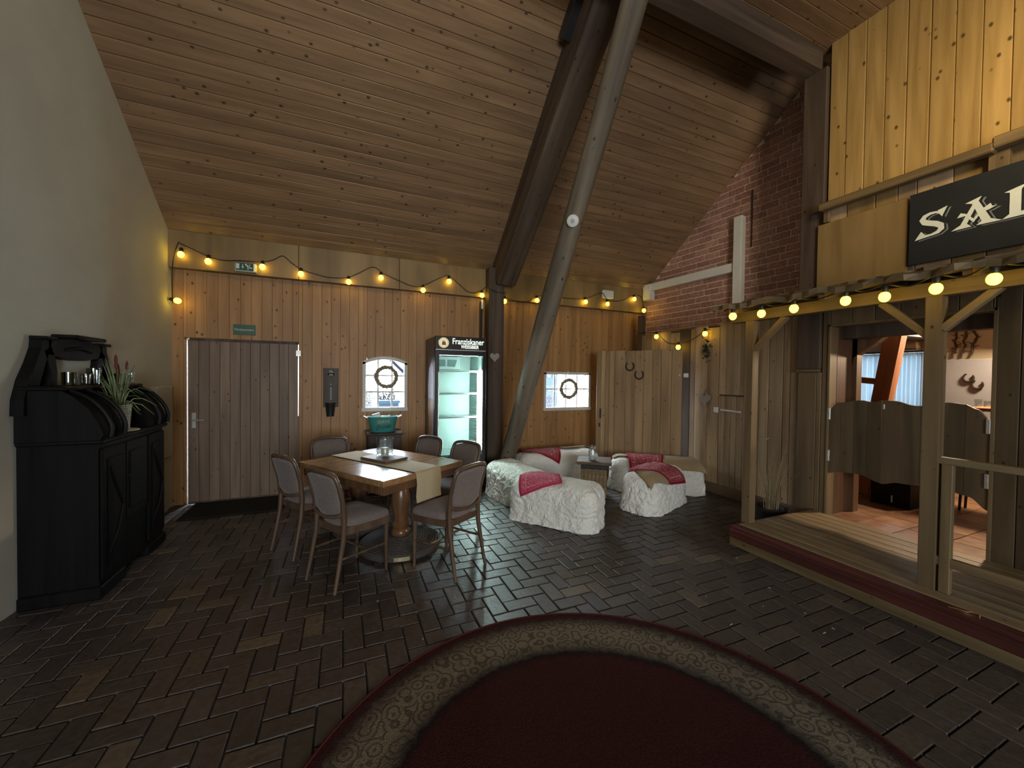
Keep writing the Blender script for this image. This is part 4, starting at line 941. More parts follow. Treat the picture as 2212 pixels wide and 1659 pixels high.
m = MB(); m.prism(*disc(.013, (1.232, 2.072), FY0 - .0125, FY0 - .009, 14)); m.build('emblem_face', plain('emblem_face', (.75, .48, .26), .5, .3), emb)
m = MB(); gl_ = [(FY0 + .10, .30), (FY0 + .36, .30), (FY0 + .40, .9), (FY0 + .44, 1.5), (FY0 + .38, 1.70), (FY0 + .24, 1.79), (FY0 + .12, 1.76), (FY0 + .075, 1.6), (FY0 + .09, .9)]
m.prism(gl_, FX0 - .0025, FX0 + .001, 'x'); sk = m.build('side_sticker', plain('sticker_pale', (.36, .36, .42), .35, .4, var=.08), fg)
m = MB(); m.prism([(y, z * .62 + .02) for y, z in [(FY0 + .12, .6), (FY0 + .36, .6), (FY0 + .41, 1.5), (FY0 + .40, 2.05), (FY0 + .1, 2.05)]], FX0 - .004, FX0 - .0015, 'x'); m.build('sticker_glass', plain('sticker_beer', (.24, .15, .09), .4, .4, var=.35, sc=9), sk)

# ---------------------------------------------------------------- dark crate cabinet with the teal drinks tub
cb = thing('small_cabinet', 'small dark brown cabinet under the arched window, carrying the teal tub', 'cabinet', (.50, 5.65, 0))
DKB = wood('dark_brown_wood', (.030, .018, .014), (.065, .04, .03), 'Z', .5, .4, var=.04)
MB().box((.29, 5.45, .03), (.72, 5.85, .80), .006).build('body', DKB, cb); MB().box((.265, 5.42, .80), (.745, 5.86, .83), .008).build('top', DKB, cb)
MB().box((.31, 5.435, .08), (.70, 5.452, .77), .004).build('door', DKB, cb); MB().lathe([(.014, 0), (.016, .012), (.001, .016)], 10, c=(.66, 5.43, .5)).build('knob', BLACKM, cb)
tu = thing('drinks_tub', 'teal metal drinks tub with dark script lettering and wire handles', 'tub', (.488, 5.60, .832))
TE = plain('teal_enamel', (.06, .29, .27), .3, .5, var=.04, sc=8)
m = MB(); m.lathe([(.150, 0), (.156, .006), (.196, .205), (.201, .212), (.192, .212), (.148, .012)], 36, c=(.488, 5.60, .832), sy=.66, cap=False); m.prism([(.488 + .15 * math.cos(2 * PI * k / 36), 5.60 + .099 * math.sin(2 * PI * k / 36)) for k in range(36)], .834, .84, 'z'); m.build('tub', TE, tu, smooth=True)
for sgn in (-1, 1):
    m = MB(); m.tube([(.488 + sgn * .19, 5.56, 1.02), (.488 + sgn * .235, 5.555, 1.045), (.488 + sgn * .25, 5.60, 1.05), (.488 + sgn * .235, 5.645, 1.045), (.488 + sgn * .19, 5.64, 1.02)], .005, 7); m.build('handle', STEEL, tu, smooth=True)
def curved_text(name, txt, size, parent, mat, cx, cy, rx, ry, z, slope, **k):
    me = text_mesh(txt, size, **k); me.materials.clear(); me.materials.append(mat)
    for v in me.vertices:
        u = v.co.x; w = v.co.z; ang = u / rx; zz = z + v.co.y * (1) + u * slope; rr_ = 1 + (zz - .94) * .20 / .175
        v.co = Vector((cx + (rx * rr_ + .0022 + w) * math.sin(ang), cy - (ry * rr_ + .0022 + w) * math.cos(ang), zz))
    o_ = wloc(parent); me.transform(Matrix.Translation(-o_)); me.update()
    o = bpy.data.objects.new(name, me); COL.objects.link(o); o.parent = parent; return o
curved_text('lettering', 'SERVE', .060, tu, plain('tub_orange', (.42, .30, .17), .5, .4, var=.05), .488, 5.60, .174, .115, .975, .05, extr=.0008, bold=.001)
curved_text('lettering', 'Drinks', .078, tu, plain('tub_navy', (.014, .035, .07), .5, .4, var=.05), .488, 5.60, .174, .115, .905, .13, extr=.0008, shear=.35, bold=.0004)
o = MB(); o.M = Matrix.Translation((.405, 5.59, 1.045)) @ Matrix.Rotation(1.3, 4, 'Y'); o.lathe([(.018, -.05), (.040, -.05), (.040, .05), (.018, .05), (.018, -.05)], 20, cap=False); tag(o.build('paper_roll', WHITEP, smooth=True), 'white paper roll lying in the teal tub', 'roll')
o = MB(); 
for k in range(14): 
    a = k * .45; o.tube([(.52 + .05 * math.cos(a), 5.60 + .03 * math.sin(a), 1.02 + .002 * k), (.52 + .06 * math.cos(a + .6), 5.60 + .035 * math.sin(a + .6), 1.035 + .001 * k)], .012, 6)
tag(o.build('folded_cloth', WHITEP, smooth=True), 'white cloth bundle lying in the teal tub', 'cloth')

# ---------------------------------------------------------------- dining table
TC = Vector((.345, 3.99, 0)); U = Vector((-.556, .831, 0)).normalized(); V = Vector((U.y, -U.x, 0))
TM = Matrix((V, U, Vector((0, 0, 1)))).transposed().to_4x4(); TM.translation = TC        # local x = V (short), y = U (long)
dt = thing('dining_table', 'square wooden pedestal dining table with a glossy top on turned columns', 'table', TC)
m = MB(); m.M = TM; m.box((-.48, -.615, .722), (.48, .615, .76), .006); o = m.build('tabletop', TABLEW, dt); align(o, U)
m = MB(); m.M = TM
for x0, y0_, x1, y1_ in ((-.486, -.621, .486, -.57), (-.486, .57, .486, .621), (-.486, -.57, -.44, .57), (.44, -.57, .486, .57)): m.box((x0, y0_, .708), (x1, y1_, .7615), .006)
m.build('edge_band', TABLEW, dt)
m = MB(); m.M = TM
for x0, y0_, x1, y1_ in ((-.45, -.585, .45, -.56), (-.45, .56, .45, .585), (-.45, -.56, -.425, .56), (.425, -.56, .45, .56)): m.box((x0, y0_, .63), (x1, y1_, .71), .004)
m.build('apron', TABLED, dt)
prof = [(.075, 0), (.088, .02), (.088, .05), (.070, .075), (.082, .10), (.086, .13), (.064, .16), (.066, .20), (.085, .30), (.088, .40), (.074, .46), (.062, .50), (.086, .52), (.086, .545), (.060, .56), (.064, .60), (.088, .62), (.088, .65)]
BASEC = plain('coir_base', (.07, .06, .052), .8, .2, var=.3, sc=60)
for (px, py, rr0, cols) in ((0, -.27, .37, ((0, 0, 1.0), (.13, .12, .62))), (0, .37, .25, ((0, 0, .9),))):
    BR = TM @ Vector((px, py, 0))
    for cx_, cy_, kk in cols:
        p = TM @ Vector((px + cx_, py + cy_, 0)); m = MB(); m.lathe([(r * kk, z * .935 + .10) for r, z in prof], 20, c=(p.x, p.y, 0)); m.build('column', TABLED, dt, smooth=True)
    m = MB(); bp = [(rr0 - .01, .0), (rr0, .012), (rr0, .05)]
    for k in range(12): r0 = rr0 - .01 - k * rr0 * .062; bp += [(r0, .055 + k * .0042), (r0 - .005, .062 + k * .0042), (r0 - .014, .062 + k * .0042)]
    m.lathe(bp + [(.02, .112)], 48, c=(BR.x, BR.y, 0)); m.build('base', BASEC, dt, smooth=True)
BR = TM @ Vector((0, -.27, 0))
m = MB(); an0 = math.atan2(3.386 - BR.y, .458 - BR.x)
pp = [(BR.x + .372 * math.cos(an0 + .36 * (k / 6 - .5)), BR.y + .372 * math.sin(an0 + .36 * (k / 6 - .5))) for k in range(7)]
for a_, b__ in zip(pp, pp[1:]): m.beam((*a_, .03), (*b__, .03), .006, .034)
m.build('base_plate', plain('brass_plate', (.5, .42, .25), .35, .5, .7), dt)
# runner
rn = MB(); rn.M = TM; n = 40; vs = []; fs = []
path = [(-.845 + .0, .47, ), ]
ys = [(-.632, .50), (-.632, .56), (-.631, .66), (-.628, .755), (-.61, .768)] + [(-.58 + 1.16 * k / 14, .7665) for k in range(15)] + [(.61, .768), (.628, .755), (.632, .66), (.632, .58)]
for y, z in ys:
    for x in (-.155, .145): vs.append((x + .012 + (0.0 if abs(y) < .6 else .006 * math.sin(z * 30)), y, z))
for i in range(len(ys) - 1): fs.append((2 * i, 2 * i + 1, 2 * i + 3, 2 * i + 2))
rn.add(vs, fs); ro = rn.build('table_runner', RUNNER); so = ro.modifiers.new('thick', 'SOLIDIFY'); so.thickness = .003; so.offset = 1
tag(ro, 'beige woven runner laid along the dining table, hanging over its end', 'runner')
p0 = TM @ Vector((.015, .0, 0))
m = MB(); m.M = Matrix.Translation((.365, 4.01, .7725)) @ TM.to_3x3().to_4x4(); m.box((-.135, -.19, 0), (.135, .19, .026), .005); o = m.build('wooden_tray', TRAYW); align(o, U); tag(o, 'dark wooden board lying on the runner in the table centre', 'board')
cg = thing('candle_glass', 'large clear candle glass with a white candle on the wooden board', 'candle glass', (.375, 4.04, .80))
m = MB(); m.lathe([(.066, 0), (.078, .004), (.083, .175), (.0825, .178), (.078, .175), (.073, .014), (.001, .012)], 30, c=(.375, 4.04, .80), cap=False); m.build('glass', GLASSC, cg, smooth=True)
MB().lathe([(.038, 0), (.038, .065), (.03, .07), (.001, .066)], 20, c=(.375, 4.04, .815)).build('candle', plain('candle_wax', (.66, .60, .46), .5, .4, var=.03), cg, smooth=True)
# chairs
def chair_proto():
    t = thing('dining_chair', '', 'chair')
    W2, DF, DB, SH = .215, .205, -.20, .475                                # front is +y
    m = MB(); pts = [(-.17, DB), (.17, DB), (.215, .0), (.225, DF - .03), (.19, DF), (-.19, DF), (-.225, DF - .03), (-.215, .0)]
    m.prism(pts, SH - .075, SH - .02, 'z'); m.build('seat_frame', CHAIRW, t, origin=(0, 0, 0))
    # cushion, domed
    m = MB(); n = 20; ring = []
    for i in range(5):
        f = (1, .985, .93, .7, .35)[i]; z = (SH - .02, SH + .012, SH + .030, SH + .042, SH + .046)[i]
        ring.append([(x * f * .985, y * f * .985, z) for x, y in _round(pts, 3)])
    k = len(ring[0]); vs = [p for r_ in ring for p in r_]; fs = []
    for i in range(4):
        for q in range(k): fs.append((i * k + q, i * k + (q + 1) % k, (i + 1) * k + (q + 1) % k, (i + 1) * k + q))
    fs.append(tuple(4 * k + q for q in range(k))); m.add(vs, fs); m.build('seat', UPH, t, smooth=2, origin=(0, 0, 0))
    for sx in (-1, 1):
        m = MB(); m.tube([(sx * .195, DF - .035, 0), (sx * .192, DF - .035, .22), (sx * .19, DF - .035, SH - .03)], [.013, .017, .021], 10); m.build('leg', CHAIRW, t, smooth=True, origin=(0, 0, 0))
        m = MB(); m.tube([(sx * .188, DB - .085, 0), (sx * .182, DB - .05, .16), (sx * .178, DB - .012, .36), (sx * .178, DB - .004, .50), (sx * .186, DB - .022, .66), (sx * .192, DB - .055, .775), (sx * .178, DB - .072, .835)], [.013, .016, .020, .020, .018, .017, .015], 10); m.build('leg', CHAIRW, t, smooth=True, origin=(0, 0, 0))
        m = MB(); m.tube([(sx * .184, DB - .03, .235), (sx * .192, DF - .035, .225)], .010, 8); m.build('stretcher', CHAIRW, t, smooth=True, origin=(0, 0, 0))
    m = MB(); m.tube([(-.188, .0, .23), (.188, .0, .23)], .010, 8); m.build('stretcher', CHAIRW, t, smooth=True, origin=(0, 0, 0))
    m = MB(); tp = [(-.186, DB - .066, .815), (-.165, DB - .082, .862), (-.10, DB - .098, .880), (0, DB - .104, .885), (.10, DB - .098, .880), (.165, DB - .082, .862), (.186, DB - .066, .815)]
    m.tube(smooth_path(tp, 4), .017, 10); bt = [(-.18, DB - .015, .575), (-.14, DB - .035, .545), (0, DB - .05, .53), (.14, DB - .035, .545), (.18, DB - .015, .575)]
    m.tube(smooth_path(bt, 4), .014, 8); m.build('back_frame', CHAIRW, t, smooth=True, origin=(0, 0, 0))
    m = MB(); nu, nv = 12, 10; A = []; B = []
    for j in range(nv + 1):
        v = j / nv
        for i in range(nu + 1):
            u = i / nu * 2 - 1; hw = .172 if .12 < v < .85 else .172 - .03 * (max(0, .12 - v) / .12) ** 2 - .035 * (max(0, v - .85) / .15) ** 2
            z = .545 + .325 * v - (.02 * u * u if v > .9 else 0) + (.02 * u * u if v < .1 else 0); y = DB - .012 - .085 * v * v - .035 * (1 - u * u) * .8
            bul = .016 * (1 - u ** 4) * (1 - (2 * v - 1) ** 4)
            A.append((u * hw, y + .012 + bul, z)); B.append((u * hw, y - .010 - bul * .5, z))
    n = nu + 1; N_ = len(A); fs = []
    for j in range(nv):
        for i in range(nu):
            a = j * n + i; fs.append((a, a + n, a + n + 1, a + 1)); fs.append((N_ + a, N_ + a + 1, N_ + a + n + 1, N_ + a + n))
    bd = [i for i in range(n)] + [j * n + nu for j in range(1, nv + 1)] + [nv * n + i for i in range(nu - 1, -1, -1)] + [j * n for j in range(nv - 1, 0, -1)]
    for q in range(len(bd)): a, c = bd[q], bd[(q + 1) % len(bd)]; fs.append((a, c, N_ + c, N_ + a))
    m.add(A + B, fs); m.build('backrest', UPH, t, smooth=2, origin=(0, 0, 0))
    return t
def _round(pts, it):
    P = [Vector(p) for p in pts]
    for _ in range(it - 1):
        Q = []
        for a, b_ in zip(P, P[1:] + P[:1]): Q += [a * .75 + b_ * .25, a * .25 + b_ * .75]
        P = Q
    return [(p.x, p.y) for p in P]
proto = chair_proto()
GRP = 'upholstered chairs around the dining table'
# position of the seat centre, direction the chair faces
specs = [((.075, 3.39), V, 'mauve chair nearest the camera, its back seen at the left of the table'),
         ((.803, 3.255), Vector((-.545, .84, 0)), 'mauve chair at the near table end, right of the column, seen from behind'),
         ((-.262, 4.085), V, 'mauve chair on the table side nearest the plank door, farther of two'),
         ((-.095, 4.60), Vector((.2, -.98, 0)), 'mauve chair at the far table end, facing the camera before the door wall'),
         ((.70, 4.41), -V, 'mauve chair beyond the table in front of the fridge, farther of two'),
         ((1.0, 3.92), -V, 'mauve chair beyond the table between fridge and straw seats, nearer of two')]
for i, ((x, y), d, lab) in enumerate(specs):
    rz = math.atan2(-d.x, d.y)
    if i == 0: proto.location = (x, y, 0); proto.rotation_euler = (0, 0, rz); tag(proto, lab, 'chair', GRP)
    else: dup(proto, (x, y, 0), rz, lab, GRP)

# ---------------------------------------------------------------- blackened buffet at the left wall
BX0 = -1.985
bu = thing('sideboard', 'black carved art nouveau sideboard with scrolled sides against the plaster wall', 'sideboard', (-1.78, 4.16, 0))
BXF = -1.56; BY0, BY1 = 3.62, 4.70
m = MB(); m.box((BX0, BY0 + .02, .08), (BXF - .02, BY1 - .02, 1.10)); m.build('carcass', BUFF, bu)
MB().box((BX0, BY0, .0), (BXF, BY0 + .34, .09), .008).build('plinth', BUFF, bu); MB().box((BX0, BY1 - .34, .0), (BXF, BY1, .09), .008).build('plinth', BUFF, bu)
MB().box((BX0, BY0 - .005, 1.095), (BXF + .015, BY1 + .005, 1.13), .010).build('counter', BUFF, bu)
for y0_, y1_ in ((BY0 + .03, BY0 + .345), (BY1 - .345, BY1 - .03)):
    m = MB(); m.box((BXF - .022, y0_, .13), (BXF, y1_, 1.06), .008); d_ = m.build('door', BUFF, bu)
    m = MB(); m.box((BXF - .002, y0_ + .05, .2), (BXF + .010, y1_ - .05, .98), .010); m.build('carved_panel', BUFF, d_)
    m = MB(); m.tube([(BXF + .006, y0_ + .06, .3), (BXF + .016, (y0_ + y1_) / 2, .42), (BXF + .012, y1_ - .07, .60), (BXF + .016, (y0_ + y1_) / 2 - .02, .78), (BXF + .008, y0_ + .07, .92)], .010, 6); m.build('carving', BUFF, d_, smooth=True)
m = MB(); m.box((BXF - .022, BY0 + .36, .45), (BXF - .004, BY1 - .36, 1.06), .008); d_ = m.build('door', BUFF, bu)
m = MB(); m.box((BXF - .006, BY0 + .40, .52), (BXF + .006, BY1 - .40, .98), .010); m.build('carved_panel', BUFF, d_)
m = MB(); m.lathe([(.012, 0), (.016, .012), (.001, .016)], 10, c=(BXF + .004, BY0 + .385, .78)); m.build('knob', BLACKM, d_)
# end towers: shaped cheek plates in XZ with an open scroll front
cheek = [(BX0, 1.12), (BXF - .005, 1.12), (BXF + .015, 1.16), (BXF - .01, 1.24), (BXF - .06, 1.34), (BXF - .13, 1.42), (BXF - .20, 1.47), (BX0, 1.47)]
for y0_, y1_ in ((BY0, BY0 + .035), (BY0 + .27, BY0 + .30), (BY1 - .30, BY1 - .27), (BY1 - .035, BY1)):
    MB().prism(cheek, y0_, y1_, 'y').build('side_cheek', BUFF, bu)
for y0_, y1_ in ((BY0, BY0 + .30), (BY1 - .30, BY1)):
    m = MB(); m.box((BX0, y0_ - .01, 1.468), (BXF - .17, y1_ + .01, 1.498), .008); m.build('tower_shelf', BUFF, bu)
    m = MB(); m.prism([(BXF - .03, 1.13), (BXF - .02, 1.2), (BXF - .08, 1.31), (BXF - .16, 1.40), (BXF - .22, 1.45), (BX0 + .02, 1.45), (BX0 + .02, 1.13)], y0_ + .03, y1_ - .03, 'y'); m.build('tower_box', BUFF, bu)
    for yy in (y0_ + .055, y1_ - .055):
        m = MB(); m.tube(smooth_path([(BXF - .175, yy, 1.465), (BXF - .08, yy, 1.41), (BXF - .005, yy, 1.32), (BXF + .035, yy, 1.22), (BXF + .03, yy, 1.14)], 4), [.016] * 17, 8); m.build('scroll_bracket', BUFF, bu, smooth=True)
m = MB(); m.box((BX0, BY0 + .28, 1.468), (BX0 + .21, BY1 - .28, 1.494), .006); m.build('shelf', BUFF, bu)
MB().box((BX0, BY0 + .29, 1.12), (BX0 + .02, BY1 - .29, 1.47)).build('back_panel', BUFF, bu)
# lyre shaped top
xa, xb = BX0 + .0, BX0 + .065; yc = (BY0 + BY1) / 2
for sgn in (-1, 1):
    Y = lambda d: yc + sgn * d
    m = MB(); m.strip([(Y(.525), 1.30, .10), (Y(.515), 1.40, .11), (Y(.475), 1.52, .105), (Y(.415), 1.64, .085), (Y(.365), 1.75, .08), (Y(.345), 1.83, .10)], xa, xb, 'x'); m.build('back_frame', BUFF, bu)
    m = MB(); m.strip([(Y(.285), 1.49, .075), (Y(.275), 1.58, .07), (Y(.30), 1.68, .08), (Y(.34), 1.76, .08)], xa, xb, 'x'); m.build('back_frame', BUFF, bu)
    m = MB(); m.box((xa - .0, Y(.345) - .06, 1.82), (xb + .03, Y(.345) + .06, 1.845), .006); m.build('cap', BUFF, bu)
m = MB(); m.prism([(yc - .33, 1.83), (yc - .33, 1.72), (yc - .22, 1.705), (yc - .1, 1.69), (yc, 1.685), (yc + .1, 1.69), (yc + .22, 1.705), (yc + .33, 1.72), (yc + .33, 1.83), (yc + .12, 1.845), (yc - .12, 1.845)], xa, xb, 'x'); m.build('crest_rail', BUFF, bu)
m = MB(); m.box((xa, yc - .19, 1.845), (xb + .09, yc + .19, 1.875), .008); m.build('crest_shelf', BUFF, bu)
m = MB(); m.tube([(xb + .005, yc - .16, 1.76), (xb + .016, yc - .05, 1.78), (xb + .016, yc + .05, 1.78), (xb + .005, yc + .16, 1.76)], .012, 6); m.build('carving', BUFF, bu, smooth=True)
# glasses and tealights on its shelves
GRN = glass('olive_glass', (.30, .33, .10), .16); AMB = glass('amber_glass', (.5, .36, .2), .2)
def jarry(x, y, z, r, h, mat, lab, grp='tealight glasses on the sideboard'):
    o = MB().lathe([(r * .8, 0), (r * .95, .006), (r, h), (r * .92, h), (r * .8, .012), (.001, .01)], 18, c=(x, y, z), cap=False).build('tealight_glass', mat, smooth=True); tag(o, lab, 'glass', grp)
jarry(-1.90, 4.005, 1.496, .042, .10, GRN, 'olive tealight glass nearest the near side of the sideboard opening')
jarry(-1.85, 4.10, 1.496, .028, .075, GLASSC, 'small clear glass beside the olive one on the sideboard shelf')
jarry(-1.89, 4.19, 1.496, .034, .085, AMB, 'amber tealight glass in the middle of the sideboard shelf')
jarry(-1.86, 4.27, 1.496, .022, .12, GLASSC, 'slender clear glass on the sideboard shelf')
jarry(-1.91, 4.345, 1.496, .046, .135, GRN, 'tallest olive glass at the far side of the sideboard opening')
jarry(-1.84, 4.56, 1.499, .05, .09, GRN, 'olive glass on the far tower of the sideboard')
jarry(-1.78, 4.63, 1.499, .024, .10, GLASSC, 'small clear glass at the outer end of the sideboard')
# potted grass on the counter
o = MB().lathe([(.115, 0), (.118, .004), (.115, .008), (.001, .008)], 28, c=(-1.655, 4.12, 1.131)).build('doily', plain('pale_doily', (.55, .50, .40), .8, .2), smooth=True); tag(o, 'round pale doily under the basket pot on the sideboard', 'doily')
pt = thing('potted_plant', 'grassy plant with dark red spikes in a whitewashed basket pot on the sideboard', 'plant', (-1.665, 4.11, 1.14))
m = MB(); bpf = [(.062, 0)]
for k in range(11): z = .006 + k * .0165; r = .066 + .012 * k / 10; bpf += [(r, z), (r + .005, z + .006), (r, z + .013)]
m.lathe(bpf + [(.082, .19), (.086, .196), (.082, .20), (.070, .198), (.066, .15)], 26, c=(-1.665, 4.11, 1.14)); m.build('basket_pot', plain('whitewashed_wicker', (.40, .39, .33), .8, .2, var=.2, sc=80, bump=.4), pt, smooth=True)
rnd = random.Random(21); m = MB(); m2 = MB()
for k in range(70):
    a = rnd.uniform(0, 2 * PI); l = rnd.uniform(.16, .42); out = rnd.uniform(.02, .10) if k % 3 else rnd.uniform(.10, .20); s0 = rnd.uniform(0, .045)
    drop = .0 if k % 3 else .22
    p = [Vector((-1.665 + (s0 + out * t * t) * math.cos(a), 4.11 + (s0 + out * t * t) * math.sin(a), 1.29 + l * t - drop * t * t * t)) for t in (0, .25, .5, .75, 1)]
    (m if k % 4 else m2).tube(p, [.0045, .0045, .004, .003, .001], 4)
m.build('leaves', plain('pale_grass', (.20, .24, .12), .7, .3, var=.3), pt); m2.build('leaves', plain('green_grass', (.07, .12, .045), .7, .3, var=.3), pt)
for (dx, dy, z, h) in ((-.02, .02, 1.70, .09), (.01, -.05, 1.66, .08), (.02, .09, 1.655, .085), (-.01, .03, 1.61, .12)):
    m = MB(); c = (-1.665 + dx, 4.11 + dy, z); m.lathe([(.001, -h / 2), (.010, -h * .3), (.012, 0), (.008, h * .3), (.001, h / 2)], 8, c=c); m.tube([(-1.665, 4.11, 1.3), (c[0], c[1], z - h / 2)], .002, 4); m.build('flower_spike', plain('spike_red', (.10, .03, .028), .8, .2, var=.3), pt, smooth=True)
# ---------------------------------------------------------------- straw seats under cream covers
def bale(name, L_, W_, H_, r, seed, amp, parent, M, mat, skirt=.03):
    """rounded cloth-covered block, local x along L; crumpled with noise"""
    bm = bmesh.new(); bmesh.ops.create_cube(bm, size=2.0)
    bmesh.ops.subdivide_edges(bm, edges=bm.edges[:], cuts=44, use_grid_fill=True)
    off = Vector((seed * 13.1, seed * 7.7, seed * 3.3)); hx, hy, hz = L_ / 2, W_ / 2, H_ / 2
    kill = []
    for v in bm.verts:
        p = Vector((v.co.x * hx, v.co.y * hy, v.co.z * hz)); q = Vector((max(-hx + r, min(hx - r, p.x)), max(-hy + r, min(hy - r, p.y)), max(-hz, min(hz - r, p.z))))
        d = p - q
        nrm = d.normalized() if d.length > 1e-6 else Vector((0, 0, 1))
        if d.length > 1e-6: p = q + nrm * r
        t = (p.z + hz) / H_
        side = 1 - abs(nrm.z)
        w = noise.noise(p * 5 + off) * .55
        fold = Vector((p.x * 12 + w * 4, p.y * 12 + w * 4, p.z * 4.0)) + off
        ridge = 1 - abs(noise.noise(fold)) * 2
        fine = 1 - abs(noise.noise(Vector((p.x * 26, p.y * 26, p.z * 17)) + off + Vector((w, w, w)) * 3)) * 2
        dd = amp * (ridge * (.25 + .9 * side) + .38 * fine * (.3 + side)) + amp * 2.2 * w
        p += nrm * dd
        if side > .2: p += Vector((nrm.x, nrm.y, 0)) * skirt * (1 - t) ** 2 * (1 + .6 * noise.noise(Vector((p.x * 9, p.y * 9, 3)) + off))
        if p.z < -hz + .02: p.z = -hz + max(0, .012 * noise.noise(Vector((p.x * 14, p.y * 14, 9)) + off))
        v.co = p
    for v in bm.verts: v.co = M @ (v.co + Vector((0, 0, hz)))
    me = bpy.data.meshes.new(name); bm.to_mesh(me); bm.free()
    o_ = wloc(parent); me.transform(Matrix.Translation(-o_))
    for p in me.polygons: p.use_smooth = True
    me.materials.append(mat); o = bpy.data.objects.new(name, me); COL.objects.link(o); o.parent = parent
    return o
def rotM(c, d):
    d = Vector((d[0], d[1], 0)).normalized(); M = Matrix((d, Vector((-d.y, d.x, 0)), Vector((0, 0, 1)))).transposed().to_4x4(); M.translation = Vector((c[0], c[1], 0)); return M
def drape(name, mat, parent, M, L_, W_, H_, r, quad, n=22, lift=.010, seed=1, fringe=0.0):
    """cloth laid over a bale: quad = 4 corners in flat cloth space (u along L, v along W), hanging over the edges"""
    hx, hy = L_ / 2, W_ / 2; R_ = r + lift
    def fold(s, h):
        a = h - r
        if abs(s) <= a: return s, 0.0
        e = abs(s) - a; sg_ = 1 if s > 0 else -1
        if e < R_ * PI / 2: t = e / R_; return sg_ * (a + R_ * math.sin(t)), R_ * (1 - math.cos(t))
        return sg_ * (a + R_ + .02 * min(1, (e - R_ * 1.57) * 4)), R_ + (e - R_ * PI / 2)
    vs = []; fs = []; uv = []
    A, B, C_, D_ = [Vector(q) for q in quad]
    off = Vector((seed * 3.1, seed * 5.3, 0))
    for j in range(n + 1):
        for i in range(n + 1):
            s, t = i / n, j / n; q = (A * (1 - s) + B * s) * (1 - t) + (D_ * (1 - s) + C_ * s) * t
            e_ = min(s, 1 - s, t, 1 - t)
            if fringe and e_ < .001: q += Vector((noise.noise(Vector((q.x * 30, q.y * 30, seed))), noise.noise(Vector((q.y * 30, q.x * 30, seed + 5))))) * fringe
            x, dx = fold(q.x, hx); y, dy = fold(q.y, hy); z = H_ + lift - max(dx, dy) - .3 * min(dx, dy)
            z += .006 * noise.noise(Vector((q.x * 7, q.y * 7, 2)) + off) + .003 * noise.noise(Vector((q.x * 18, q.y * 18, 7)) + off)
            vs.append(M @ Vector((x, y, max(z, .02)))); uv.append((s, t))
    for j in range(n):
        for i in range(n): a = j * (n + 1) + i; fs.append((a, a + 1, a + n + 2, a + n + 1))
    m = MB(); m.add(vs, fs); o = m.build(name, mat, parent, smooth=2)
    if o.data.polygons[0].normal.z < 0: o.data.flip_normals()
    ul = o.data.uv_layers.new(name='UVMap')
    for l in o.data.loops: ul.data[l.index].uv = uv[l.vertex_index]
    so = o.modifiers.new('thick', 'SOLIDIFY'); so.thickness = .004; so.offset = 1
    return o
HB, RB = .455, .085
SEATS = 'cream covered straw seats'
fl = thing('straw_seat', 'long cream covered straw seat with red bandana lit pink, nearest the dining chairs', 'bench', (2.15, 4.2, 0), SEATS)
MF = rotM((2.215, 3.815), (.62, -.785)); MR = rotM((2.10, 4.62), (.10, -1))
bale('cover', .98, .48, HB, .14, 1, .014, fl, MF, COVER); bale('cover', 1.08, .47, HB - .005, .14, 2, .014, fl, MR, COVER)
frs = thing('straw_seat', 'cream covered straw seat with burlap patch and red bandana, front right one', 'bench', (3.72, 3.85, 0), SEATS)
MFR = rotM((3.65, 3.82), (.93, .37)); bale('cover', .98, .46, .46, .16, 3, .012, frs, MFR, COVER)
drape('burlap_patch', BURLAP, frs, MFR, .98, .46, .46, .16, [(-.60, -.22), (-.18, -.34), (.30, .20), (-.30, .20)], seed=4, lift=.032, fringe=.01)
rrs = thing('straw_seat', 'cream covered straw seat standing along the open plank gate', 'bench', (4.17, 4.33, 0), SEATS)
MRR = rotM((4.15, 4.34), (.82, -.57)); bale('cover', 1.24, .42, .45, .15, 5, .013, rrs, MRR, COVER)
drape('burlap_patch', BURLAP, rrs, MRR, 1.24, .42, .45, .15, [(.05, -.30), (.68, -.30), (.66, .18), (.05, .18)], seed=6, lift=.03, fringe=.01)
drape('burlap_patch', BURLAP, rrs, MRR, 1.24, .42, .45, .15, [(-.62, -.06), (-.12, -.10), (-.12, .2), (-.60, .2)], seed=7, lift=.026, fringe=.01)
bks = thing('straw_seat', 'cream covered straw seat along the back wall below the rectangular window', 'bench', (2.95, 5.35, 0), SEATS)
MBK = rotM((3.09, 5.345), (1, .0)); bale('cover', 1.38, .46, .455, .15, 8, .012, bks, MBK, COVER)
drape('burlap_patch', BURLAP, bks, MBK, 1.38, .46, .455, .15, [(.10, .0), (.72, .02), (.70, .22), (.10, .22)], seed=9, lift=.026, fringe=.01)
